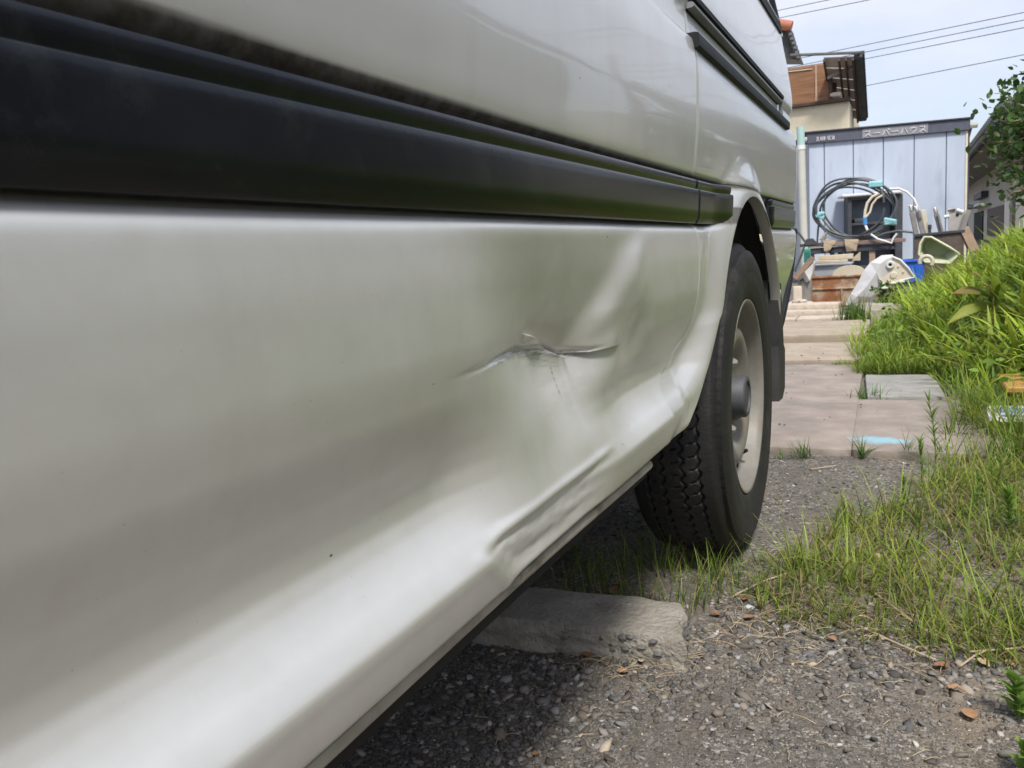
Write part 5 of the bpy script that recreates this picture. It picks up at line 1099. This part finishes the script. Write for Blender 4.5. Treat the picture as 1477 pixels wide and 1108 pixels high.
# low house on the right
ez = 2.38
def HX(px, py, x): return AX(px, py, x)
ex = 1.30
E_near = AX(1441, 166, ex); E_far = AX(1393, 246, ex); ezm = float((E_near[2]+E_far[2])/2)
ya, yb = float(E_near[1]), float(E_far[1])+24
h2 = thing('house', 'low cream house with dark tiled eaves at the right behind the tree', 'house', (3, (ya+yb)/2, 0))
wx = ex+.95
MB().box((wx+2.5, (ya+yb)/2+.7, (ezm+.09)/2), (5.0, yb-ya, ezm+.09), None, 0).build('wall', pm('pale_grey_render', (.44, .42, .38), (.52, .50, .46), 5, .85, c3=(.38, .36, .32), s3=2), h2)
MB().prism([V3(ex+.05, ya, ezm), V3(wx+.02, ya, ezm+.10), V3(wx+.02, ya, ezm+.13), V3(ex+.05, ya, ezm+.03)], (0, yb-ya, 0)).build('soffit', pm('eave_soffit_board', (.22, .20, .18), (.28, .26, .23), 6, .8, stretch=(1, .2, 1)), h2)
MB().tube([V3(ex-.03, ya-.05, ezm+.03), V3(ex-.03, yb, ezm+.03)], .055, 10).build('gutter', M['dark'], h2, smooth=True)
MB().prism([V3(ex, ya-.02, ezm+.06), V3(ex+3.2, ya-.02, ezm+1.35), V3(ex+3.2, ya-.02, ezm+1.45), V3(ex, ya-.02, ezm+.16)], (0, yb-ya, 0)).build('roof', M['tile'], h2)
m = MB(); nt_ = 120
for i in range(nt_):
    y = ya+(yb-ya)*(i+.5)/nt_; m.tube([V3(ex-.06, y, ezm+.15), V3(ex+1.2, y, ezm+.64)], .075, 8)
m.build('roof_tiles', M['tile'], h2)['kind'] = 'stuff'
MB().lathe([(-.06, .001), (-.05, .10), (-.02, .13), (.12, .13)], V3(ex+.05, ya-.10, ezm+.22), (0, 1, 0), 16).build('ridge_end_tile', M['tile'], h2, smooth=True)
MB().tube([V3(ex+.05, ya, ezm+.22), V3(ex+2.6, ya, ezm+1.32)], .12, 10).build('verge_tile', M['tile'], h2, smooth=True)
MB().prism([V3(ex, ya-.03, ezm-.04), V3(ex+3, ya-.03, ezm+1.15), V3(ex+3, ya-.03, ezm+1.33), V3(ex, ya-.03, ezm+.14)], (0, .05, 0)).build('barge_board', M['brownw'], h2)
def wallrect(px0, py0, px1, py1):
    a, b = AX(px0, py0, wx-.02), AX(px1, py1, wx-.02); y0, y1 = sorted((a[1], b[1])); z0, z1 = sorted((a[2], b[2])); return float(y0), float(y1), float(max(z0, .05)), float(z1)
for nm, rc, mt, th_ in (('door', (1405, 345, 1418, 304), 'under', .04), ('window', (1424, 340, 1449, 295), 'brownw', .04), ('pillar', (1450, 345, 1459, 285), 'white', .06), ('window', (1460, 345, 1467, 280), 'brownw', .04), ('wall_panel', (1468, 345, 1490, 279), 'white', .08), ('vent_hood', (1413, 289, 1425, 275), 'dark', .20), ('door_hood', (1409, 300, 1428, 293), 'white', .30)):
    y0, y1, z0, z1 = wallrect(*rc); o = MB().box((wx-th_/2+.004, (y0+y1)/2, (z0+z1)/2), (th_, abs(y1-y0), max(abs(z1-z0), .06)), None, .005).build(nm, M[mt], h2)
# tree at the right edge
LEAF = attr_mat('tree_leaf', rough=.38, transl=.25, spec=.5)
def leaf_shape(): return np.array([(0, 0, 0), (.22, .26, .05), (.55, .30, .06), (1, 0, -.02), (.55, -.30, .06), (.22, -.26, .05), (.5, 0, -.02)]), np.array([(0, 1, 6), (1, 2, 6), (2, 3, 6), (3, 4, 6), (4, 5, 6), (5, 0, 6)])
def leaves(P, D, size, col, seed=0, roll=.6):
    """leaf fans at P pointing along D"""
    g = np.random.default_rng(seed); ls, lf = leaf_shape(); N = len(P)
    d = D/np.linalg.norm(D, axis=1, keepdims=True); r = g.normal(0, roll, (N, 3))+np.array([0, 0, 1.2]); s = np.cross(r, d); s /= np.linalg.norm(s, axis=1, keepdims=True)+1e-9; u = np.cross(d, s)
    sz = np.asarray(size).reshape(-1, 1, 1) if hasattr(size, '__len__') else size
    V_ = P[:, None]+(ls[None, :, 0, None]*d[:, None]+ls[None, :, 1, None]*s[:, None]+ls[None, :, 2, None]*u[:, None])*sz
    return V_.reshape(-1, 3), (lf[None]+(np.arange(N)*7)[:, None, None]).reshape(-1, 3), np.concatenate([np.repeat(col, 7, 0), np.ones((N*7, 1))], 1)
def make_tree():
    g = np.random.default_rng(12); base = np.array([.98, 5.0, .3])
    tree = thing('tree', 'dark green broad leaved tree leaning in at the right edge', 'tree', (base[0], base[1], .2))
    MB().tube([base+np.array([.05, 0, -.3]), base+np.array([0, 0, .4]), base+np.array([-.05, -.1, .8]), base+np.array([0, -.1, 1.5])], [.055, .045, .035, .02], 10).build('trunk', pm('grey_bark', (.09, .075, .06), (.16, .14, .11), 14, .9, .5, 60), tree, smooth=True)
    tips = [AY(px, py, 4.6+dy) for px, py, dy in ((1452, 140, 0), (1436, 172, .1), (1440, 205, -.1), (1450, 235, .1), (1438, 245, 0), (1448, 262, .2), (1458, 278, -.1), (1470, 290, 0), (1465, 130, .1), (1462, 175, -.2), (1470, 215, .2), (1460, 205, .3), (1475, 160, .3), (1478, 110, .2), (1500, 120, .1), (1520, 90, 0), (1500, 200, .2), (1530, 180, .1), (1490, 260, 0), (1540, 260, .2), (1560, 140, .3), (1442, 192, .25), (1468, 150, -.15), (1480, 190, .0), (1455, 160, .2), (1447, 218, .15), (1447, 150, .15), (1432, 212, .1), (1490, 140, .4), (1505, 160, -.1))]
    P, D = [], []
    for i, t in enumerate(tips):
        s = base+np.array([-.02, -.08, .25+1.1*g.uniform()]); mid = (s+t)/2+np.array([0, 0, .06])
        MB().tube([s, mid, t], [.014, .009, .003], 6).build('limb', M['wood'], tree)
        for q in range(70):
            f = g.uniform(.45, 1.02)**.6; p = s+(mid-s)*min(1, f*2) if f < .5 else mid+(t-mid)*(f-.5)*2
            off = g.normal(0, .055, 3); P.append(p+off); D.append((t-s)/np.linalg.norm(t-s)*.5+g.normal(0, .6, 3)+np.array([0, 0, .25]))
    P, D = np.array(P), np.array(D); N = len(P); br = np.exp(g.normal(0, .35, N))[:, None]; col = np.array([.055, .11, .03])*br+np.array([.02, .03, .005])*g.uniform(0, 1, (N, 1))
    v, f, c = leaves(P, D, g.uniform(.022, .046, N), col, 3)
    o = link_mesh('crown', v, f, LEAF, tree, smooth=True, attrs={'Col': ('FLOAT_COLOR', c)}); o['kind'] = 'stuff'
make_tree()
# overhead wires
M['wire'] = pm('grey_wire', (.10, .10, .11), (.14, .14, .15), 3, .6)
for i, (l, r_, lab) in enumerate((((1169, 81), (1477, 18), 'highest of three parallel wires crossing right of the house roof'), ((1215, 82), (1477, 29), 'middle of three parallel wires crossing right of the house roof'), ((1238, 87), (1477, 40), 'lowest of three parallel wires crossing right of the house roof'), ((1238, 126), (1477, 79), 'single low wire crossing the sky above the blue cabin'), ((1128, 14), (1195, 0), 'upper of the two wires beside the top of the van'), ((1129, 25), (1253, 0), 'lower of the two wires beside the top of the van'))):
    a, b = AY(*l, 30), AY(*r_, 26); d = b-a; r2 = .011
    p0, p1 = a-d*(.9), a+d*(1.0 if i < 4 else 2.0)*2.4
    pts = [p0+(p1-p0)*t-np.array([0, 0, .10*4*t*(1-t)])*0 for t in np.linspace(0, 1, 12)]
    tag(MB().tube(pts, r2, 6).build('wire', M['wire'], None, loc=(a[0], a[1], 0)), lab, 'wire', 'overhead wires')
# ------------------------------------------------------------------ weeds, litter, box and newspaper
WEED = attr_mat('weed_leaf', rough=.5, transl=.4, spec=.35)
def weed_mesh(kind, h, seed):
    """local verts of one weed; returns (stem MB, leaf arrays)"""
    g = np.random.default_rng(seed); st = MB()
    bend = g.normal(0, .10, 2)*h
    def axis(t): return np.array([bend[0]*t*t, bend[1]*t*t, h*t])
    st.tube([axis(t) for t in np.linspace(0, 1, 6)], list(np.linspace(.0030, .0012, 6)), 6)
    P, Hh, Wd, az, le, cu = [], [], [], [], [], []
    n = {'narrow': 34, 'whorl': 44, 'broad': 16}[kind]
    for i in range(n):
        t = (i+.6)/n; t = .12+.88*t
        P.append(axis(t)); az.append(i*2.4+g.normal(0, .3))
        if kind == 'narrow': Hh.append(h*(.40-.14*t)*g.uniform(.6, 1.25)); Wd.append(.0050*g.uniform(.7, 1.3)); le.append(1.05-.75*t+g.normal(0, .18)); cu.append(g.uniform(.2, 1.2))
        elif kind == 'whorl': Hh.append(h*(.40-.16*t)*g.uniform(.8, 1.2)); Wd.append(.0085*g.uniform(.8, 1.3)); le.append(1.15-.8*t); cu.append(g.uniform(.1, .6))
        else: Hh.append(h*(.55-.15*t)*g.uniform(.8, 1.2)); Wd.append(.020*g.uniform(.8, 1.2)); le.append(1.1-.7*t); cu.append(g.uniform(.2, .8))
    P = np.array(P); n = len(P); br = np.exp(g.normal(0, .15, n))[:, None]
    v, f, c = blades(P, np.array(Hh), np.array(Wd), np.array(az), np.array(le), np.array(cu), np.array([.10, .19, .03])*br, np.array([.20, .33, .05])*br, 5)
    return st, v, f, c
STEM = pm('weed_stem', (.12, .17, .04), (.19, .24, .07), 20, .6)
def weed(kind, x, y, h, seed, label, group='weeds by the van'):
    z = float(ground_z(np.array([x]), np.array([y]))[0])
    t = thing('weed', label, 'weed', (x, y, z-.003), group); st, v, f, c = weed_mesh(kind, h, seed); o_ = np.array([x, y, z-.003])
    st.v = [tuple(np.array(p)+o_) for p in st.v]; st.build('stem', STEM, t, smooth=True)
    lo = link_mesh('leaves', v+o_, f, WEED, t, smooth=True, attrs={'Col': ('FLOAT_COLOR', c)}); lo['kind'] = 'stuff'
w_ = [('narrow', 1350, 672, .20, 'tall weed with narrow leaves rising highest over the path edge'), ('narrow', 1305, 726, .075, 'small single weed standing alone in the gravel by the path edge'), ('whorl', 1457, 768, .105, 'bright green weed with a star of leaves at the right edge below the newspaper'), ('narrow', 1408, 745, .10, 'bushy narrow leaved weed left of the bright star shaped weed'),
      ('narrow', 1330, 700, .13, 'slender weed just left in front of the tallest narrow leaved weed'), ('broad', 1470, 1040, .060, 'broad leaved seedling at the lower right on the bare soil'), ('broad', 1482, 1120, .055, 'broad leaved seedling cut by the bottom right corner'), ('broad', 1492, 905, .085, 'broad leaved weed at the right edge above the bare soil'), ('narrow', 1440, 700, .14, 'feathery weed in front of the newspaper at the right edge')]
for i, (kd, px, py, h, lab) in enumerate(w_):
    p = AZ(px, py, .0); weed(kd, float(p[0]), float(p[1]), h, 60+i, lab)
def tuft(px, py, n, h, wd, seed, label, spread=.012, cb=(.05, .10, .02), ct=(.14, .25, .04), lean=(.1, .9), z=0.0, curl=(.1, .9), name='grass_tuft'):
    p = AZ(px, py, z); g = np.random.default_rng(seed); P = np.stack([p[0]+g.normal(0, spread, n), p[1]+g.normal(0, spread, n), np.full(n, p[2]-.003)], -1); br = np.exp(g.normal(0, .2, n))[:, None]
    v, f, c = blades(P, h*g.uniform(.5, 1.1, n), wd*g.uniform(.7, 1.2, n), g.uniform(0, 6.28, n), g.uniform(*lean, n), g.uniform(*curl, n), np.array(cb)*br, np.array(ct)*br, 5)
    o = link_mesh(name, v, f, GRASSM, None, loc=(p[0], p[1], p[2]), smooth=True, attrs={'Col': ('FLOAT_COLOR', c)}); return tag(o, label, 'grass tuft', 'grass tufts on the path')
tuft(1160, 660, 34, .085, .0032, 1, 'dark grass tuft sprouting at the slab edge beside the tyre')
tuft(1243, 660, 26, .115, .0036, 2, 'open grass tuft sprouting at the slab edge below the blue paint mark', .006)
tuft(1130, 661, 10, .05, .003, 3, 'tiny grass sprig at the slab edge closest to the tyre')
tuft(1310, 655, 14, .10, .0034, 7, 'loose grass tuft right of the blue paint mark with one long blade')
tuft(1232, 473, 150, .26, .008, 4, 'upright green grass clump growing beside the cement blocks', .045, lean=(.0, .3), curl=(.1, .5))
tuft(1254, 578, 60, .10, .004, 5, 'low grass clump in the joint beside the grey slab', .035)
tuft(1205, 476, 50, .07, .006, 6, 'low weed clump in front of the small cement block', .05, lean=(.3, 1.0))
tuft(1075, 790, 12, .05, .0026, 8, 'few grass blades standing at the foot of the tyre', .005, lean=(0, .4))
# ginger like plant with broad yellowing leaves on the bank
gb = AY(1432, 478, 4.6); gp = thing('broad_leaf_plant', 'broad leaved plant with yellowing streaked leaves on the grass bank', 'plant', (gb[0], gb[1], gb[2]-.2))
MB().tube([gb+np.array([0, 0, -.25]), gb, AY(1434, 425, 4.55)], [.008, .008, .005], 8).build('stalk', pm('yellow_stalk', (.30, .27, .06), (.36, .33, .09), 14, .6), gp, smooth=True)
YL = attr_mat('yellow_leaf', rough=.5, transl=.4, spec=.3)
for i, (px, py, x2, y2, wd, c1, c2) in enumerate(((1433, 440, 1366, 468, .030, (.16, .22, .03), (.34, .36, .06)), (1433, 438, 1475, 470, .032, (.14, .22, .03), (.30, .34, .05)), (1432, 430, 1372, 425, .026, (.10, .17, .02), (.30, .20, .08)), (1434, 432, 1440, 400, .030, (.16, .24, .03), (.28, .36, .05)), (1432, 430, 1402, 392, .022, (.14, .20, .03), (.42, .27, .14)), (1434, 445, 1440, 486, .026, (.12, .19, .03), (.22, .28, .05)), (1434, 436, 1420, 410, .020, (.20, .22, .05), (.40, .22, .14)), (1434, 436, 1455, 415, .026, (.12, .19, .03), (.24, .31, .05)))):
    a, b = AY(px, py, 4.58), AY(x2, y2, 4.45-.08*(i % 2)); d = b-a; L_ = np.linalg.norm(d); sd_ = np.cross(d, [0, 0, 1.0]); sd_ = sd_/(np.linalg.norm(sd_)+1e-9); sd_ = sd_*.4+np.array([0, 0, .9])*.5; sd_ /= np.linalg.norm(sd_)
    vs, cs = [], []
    for t in np.linspace(0, 1, 8):
        c = a+d*t+np.array([0, 0, .03*math.sin(t*math.pi)]); wv = wd*math.sin(math.pi*min(1, .08+t*.95))**.8; vs += [c-sd_*wv, c+np.array([0, -.008, 0]), c+sd_*wv]; cc = np.array(c1)*(1-t)+np.array(c2)*t; cs += [[*cc, 1]]*3
    f = [(3*k+j, 3*k+j+1, 3*k+j+4, 3*k+j+3) for k in range(7) for j in range(2)]; link_mesh('leaf', np.array(vs), f, YL, gp, smooth=True, attrs={'Col': ('FLOAT_COLOR', np.array(cs))})
# palm like sprig against the house
tuft(1437, 335, 40, .75, .035, 9, 'spiky green plant rising over the bank in front of the low house', .05, z=.35, lean=(.2, .8), name='spiky_plant')
# white flowered weed under the fairing
fb = AY(1282, 425, 8.05); fwd = thing('weed', 'leafy weed with pale flower heads growing out under the white fairing', 'weed', (fb[0], fb[1], fb[2]-.1))
g = np.random.default_rng(77)
P = np.array([fb+np.array([g.normal(0, .06), g.normal(0, .03), g.uniform(-.12, .10)]) for _ in range(150)]); D = g.normal(0, 1, (150, 3))+np.array([0, -.4, .5]); br = np.exp(g.normal(0, .25, 150))[:, None]
v, f, c = leaves(P, D, g.uniform(.03, .06, 150), np.array([.07, .14, .03])*br, 5); lo = link_mesh('leaves', v, f, WEED, fwd, smooth=True, attrs={'Col': ('FLOAT_COLOR', c)}); lo['kind'] = 'stuff'
for px, py in ((1276, 418), (1288, 411), (1300, 409)):
    p = AY(px, py, 8.0); MB().lathe([(0, .001), (.012, .03), (.022, .028), (.028, .001)], V3(*p), (0, 0, 1), 9).build('flower_head', pm('pale_flower', (.52, .56, .38), (.64, .66, .50), 30, .8), fwd, smooth=True)

# dry leaves on the ground
DRYM = [pm('dry_leaf_orange', (.27, .145, .075), (.36, .21, .11), 60, .75), pm('dry_leaf_tan', (.38, .27, .15), (.48, .36, .22), 60, .75), pm('dry_leaf_brown', (.17, .085, .04), (.26, .14, .07), 60, .8)]
def dry_leaf(px, py, size, mi, seed, label, z=0.006):
    g = np.random.default_rng(seed); p = AZ(px, py, z); p[2] = float(ground_z(np.array([p[0]]), np.array([p[1]]))[0])+.005
    size = size*.88; n = 7; t = np.linspace(0, 1, n); w_ = .33*np.sin(np.pi*np.clip(t*1.02, 0, 1))**.75+.01; cl = g.uniform(.2, .7); vs = []
    for a, b in zip(t, w_):
        for s in (-1, -.5, 0, .5, 1): vs.append(((a-.5), s*b, cl*(s*b)**2*2.2+.25*cl*(a-.5)**2+g.normal(0, .03)))
    vs = np.array(vs)*size; a = g.uniform(0, 6.28); ca, sa = math.cos(a), math.sin(a); ti = g.normal(0, .25)
    vs[:, 2] += vs[:, 0]*ti; vs = np.stack([vs[:, 0]*ca-vs[:, 1]*sa, vs[:, 0]*sa+vs[:, 1]*ca, vs[:, 2]-min(0, vs[:, 2].min())], -1)+p
    f = [(5*i+j, 5*i+j+1, 5*i+j+6, 5*i+j+5) for i in range(n-1) for j in range(4)]; o = link_mesh('dry_leaf', vs, f, DRYM[mi], None, loc=tuple(p), smooth=True); tag(o, label, 'leaf', 'dry leaves on the ground')
for i, (px, py, s, mi, lab) in enumerate(((898, 968, .022, 0, 'orange dry leaf below the front of the concrete block'), (845, 945, .024, 2, 'brown dry leaf pressed against the front of the concrete block'), (925, 955, .018, 1, 'tan dry leaf by the broken end of the concrete block'), (1080, 886, .026, 0, 'orange dry leaf right of the concrete block at the grass edge'), (1031, 884, .022, 2, 'brown dry leaf behind the end of the concrete block'), (1160, 805, .026, 1, 'tan dry leaf in the grass right of the tyre'), (1200, 920, .02, 0, 'orange dry leaf at the lower edge of the grass'), (1358, 962, .026, 2, 'dark brown dry leaf at the edge of the bare soil'), (1380, 995, .030, 0, 'orange dry leaf standing on the bare soil'), (1398, 1028, .034, 0, 'large orange dry leaf on the bare soil, lowest at the right'), (1418, 958, .026, 1, 'pale tan dry leaf on the soil below the grass'), (1457, 955, .022, 0, 'upright orange dry leaf near the right edge'),
        (772, 1082, .013, 0, 'tiny orange dry leaf alone in the gravel at the bottom'), (1137, 1002, .010, 0, 'tiny orange leaf scrap in the middle of the gravel'), (893, 838, .030, 0, 'curled orange dry leaf in the shade behind the concrete block'), (885, 852, .022, 2, 'brown dry leaf on the back edge of the concrete block'), (1075, 860, .022, 2, 'brown dry leaf among the grass left of the tyre foot'), (1265, 800, .022, 1, 'tan dry leaf deep in the straw'), (1120, 860, .024, 0, 'orange dry leaf at the left end of the grass'))):
    dry_leaf(px, py, s, mi, 100+i, lab)
# straw and twigs
g = np.random.default_rng(41); mb = MB()
def strand(x, y, L_, a, r, mb, hump=.01):
    z = float(ground_z(np.array([x]), np.array([y]))[0])+.005; b = g.normal(0, .3)
    mb.tube([(x+L_*t*math.cos(a+b*t), y+L_*t*math.sin(a+b*t), z+hump*math.sin(math.pi*t)) for t in np.linspace(0, 1, 6)], r, 4)
for q in range(150):
    p = AZ(g.uniform(840, 1000), g.normal(935, 22), 0); strand(float(p[0]), float(p[1]), g.uniform(.015, .045), g.uniform(0, 6.28), .0004, mb, g.uniform(0, .006))
for q in range(230):
    p = AZ(g.uniform(1040, 1477), g.normal(890, 40), 0); strand(float(p[0]), float(p[1]), g.uniform(.012, .05), g.uniform(0, 6.28), .0005, mb, g.uniform(0, .008))
for q in range(25):
    p = AZ(g.uniform(620, 1400), g.uniform(900, 1100), 0); strand(float(p[0]), float(p[1]), g.uniform(.01, .04), g.uniform(0, 6.28), .0005, mb, g.uniform(0, .004))
so_ = mb.build('straw', pm('dry_straw', (.34, .25, .13), (.50, .40, .24), 40, .8), None, loc=(0, 0, 0)); so_['kind'] = 'stuff'; so_['label'] = 'dry straw and fine twigs strewn on the gravel'
for i, (pts, lab) in enumerate(((((1262, 850), (1330, 905), (1400, 942), (1477, 935)), 'long pale dry stem lying along the lower edge of the grass'), (((1240, 905), (1300, 935), (1350, 955)), 'short dry stem lying left of the dark brown leaf'), (((1060, 858), (1100, 840), (1140, 825)), 'straight thin twig pointing at the tyre foot'), (((1385, 965), (1405, 950), (1425, 938)), 'pale broken twig beside the tan leaf on the soil'), (((1170, 676), (1205, 671)), 'pale stick lying on the dark gravel before the path'))):
    P3_ = [AZ(px, py, .006) for px, py in pts]
    for p in P3_: p[2] = float(ground_z(np.array([p[0]]), np.array([p[1]]))[0])+.008
    tag(MB().tube(P3_, .0016, 6).build('twig', pm('pale_twig', (.36, .28, .17), (.50, .41, .28), 30, .8), None, loc=tuple(P3_[0])), lab, 'twig', 'twigs on the ground')
# wooden box and newspaper at the right edge
bx = AZ(1462, 612, .02); bz = .045
box = thing('wooden_box', 'orange brown wooden box half cut by the right edge of the picture', 'box', (bx[0]+.14, bx[1]+.30, bz))
M['boxw'] = pm('orange_varnished_wood', (.40, .19, .05), (.52, .28, .09), 9, .5, stretch=(.3, .3, 1))
x0, y0, zt5 = float(AY(1463, 600, 3.30)[0]), 3.30, float(AY(1463, 556, 3.30)[2])
MB().box((x0+.15, y0+.012, (zt5+bz)/2-.01), (.29, .014, zt5-bz-.03), None, .002).build('front_board', M['boxw'], box)
MB().box((x0+.008, y0+.13, (zt5+bz)/2-.01), (.014, .21, zt5-bz-.03), None, .002).build('side_board', M['boxw'], box)
MB().box((x0+.15, y0+.245, (zt5+bz)/2-.01), (.29, .014, zt5-bz-.03), None, .002).build('rear_board', M['boxw'], box)
MB().box((x0+.14, y0+.12, zt5-.012), (.34, .30, .022), None, .004).build('lid', M['boxw'], box)
MB().box((x0+.045, y0-.004, (zt5+bz)/2-.012), (.03, .012, zt5-bz-.03), None, .002).build('corner_batten', M['boxw'], box)
MB().box((x0+.15, y0+.12, bz-.005), (.31, .27, .02), None, .003).build('box_base', M['boxw'], box)
nw = AZ(1424, 628, .035); npz = .03
news = thing('newspaper', 'folded newspaper with blue and yellow print lying in front of the wooden box', 'newspaper', (nw[0]+.1, nw[1], npz))
nx, ny = float(AY(1426, 620, 3.05)[0]), 3.05; zt6 = float(AY(1440, 600, 3.05)[2])
mb = MB(); prn = [(0, 0.0, npz), (0.0, -.02, npz+.012), (0, -.012, zt6-.004), (0, .03, zt6), (0, .16, zt6+.004), (0, .17, npz+.01), (0, .14, npz)]
mb.prism([V3(nx, ny+b, c) for a, b, c in prn], (.30, .012, 0)); mb.build('paper', pm('newsprint', (.55, .54, .52), (.66, .65, .63), 40, .9, stretch=(1, 1, 6)), news, smooth=False)
def patch(name, u0, u1, v0, v1, mt):
    z = lambda v: zt6-.004+(v+.012)/.042*.004 if v < .03 else zt6+(v-.03)/.13*.004
    m_ = MB(); vs = [(nx+u, ny+v+.012*u/.3, z(v)+.0012) for v in (v0, v1) for u in (u0, u1)]; m_.add(vs, [(0, 1, 3, 2)]); return m_.build(name, mt, news)
patch('print_block', .035, .115, .0, .12, pm('blue_print', (.12, .20, .50), (.30, .36, .58), 60, .9))
patch('print_block', .125, .29, .005, .15, pm('yellow_print', (.62, .45, .06), (.70, .55, .12), 30, .9))
patch('print_block', .006, .03, .005, .06, pm('grey_print', (.30, .30, .30), (.55, .55, .55), 160, .9))
# unseen house added along the right so the door paint has something to mirror
mirror_house = thing('house', 'unseen low house with a long tiled eave, added opposite the van for its reflection', 'house', (5, 4, 0))
hx_, hz_ = 4.1, 2.9
MB().box((hx_+2.6, 4.5, hz_/2), (5.2, 14, hz_), None, 0).build('wall', pm('grey_green_render', (.42, .41, .35), (.50, .49, .42), 4, .85, c3=(.34, .34, .28), s3=1.5), mirror_house)
MB().prism([V3(hx_-.55, -2.7, hz_-.02), V3(hx_+3, -2.7, hz_+1.35), V3(hx_+3, -2.7, hz_+1.47), V3(hx_-.55, -2.7, hz_+.10)], (0, 14.4, 0)).build('roof', M['tile'], mirror_house)
MB().tube([V3(hx_-.60, -2.7, hz_+.02), V3(hx_-.60, 11.7, hz_+.02)], .055, 8).build('gutter', M['dark'], mirror_house, smooth=True)
for yy in (-.5, 3.0, 6.5, 9.4):
    wo = MB().box((hx_-.01, yy, 1.35), (.05, 1.7, 1.3), None, .005).build('window', M['glass'], mirror_house); m = MB()
    for k in (-.85, 0, .85): m.box((hx_-.03, yy+k, 1.35), (.05, .05, 1.3), None, 0)
    for k in (-.65, .65): m.box((hx_-.04, yy, 1.35+k), (.05, 1.8, .05), None, 0)
    m.build('frame', M['cream'], wo)['kind'] = 'stuff'

# broad leaved ground cover at the foot of the bank
g = np.random.default_rng(51); N_ = 5200
x = g.uniform(-.22, 1.6, N_); y = g.uniform(2.6, 7.5, N_)
k = inpoly(x, y, [(-.20, 4.5), (.10, 4.25), (.20, 3.2), (.5, 2.6), (1.6, 2.6), (1.6, 7.5), (-.10, 7.5), (-.20, 5.6)]); x, y = x[k], y[k]
n1 = np.array([mnoise.noise(Vector((a*2.2, b*2.2, 17))) for a, b in zip(x, y)]); k = n1 > -.05; x, y = x[k], y[k]; N_ = len(x)
P = np.stack([x, y, ground_z(x, y)+g.uniform(.02, .24, N_)], -1); D = np.stack([g.normal(0, 1, N_), g.normal(-.2, 1, N_), g.uniform(-.2, .9, N_)], -1); br = np.exp(g.normal(0, .25, N_))[:, None]
v, f, c = leaves(P, D, g.uniform(.018, .042, N_), np.array([.16, .27, .04])*br, 52); o = link_mesh('ground_cover', v, f, WEED, None, loc=(0, 0, 0), smooth=True, attrs={'Col': ('FLOAT_COLOR', c)}); o['kind'] = 'stuff'; o['label'] = 'small broad leaved weeds mixed into the grass bank'

# crumbs of soil and leaf on the slabs
g = np.random.default_rng(71); mb = MB(); iv, fi = icosa()
for q in range(110):
    x, y = g.uniform(-.75, .12), g.uniform(2.70, 5.3); s = .001+.004*g.uniform()**3
    mb.add(np.array([x, y, .024 if y < 4.55 else .040])+iv*s*np.array([1.3, 1, .5])*(1+g.uniform(-.35, .35, (12, 1))), fi)
o = mb.build('soil_crumbs', pm('dark_soil_crumb', (.05, .04, .03), (.13, .10, .075), 60, .95), None, loc=(0, 0, 0)); o['kind'] = 'stuff'; o['label'] = 'dark crumbs of soil and leaf scattered on the path slabs'
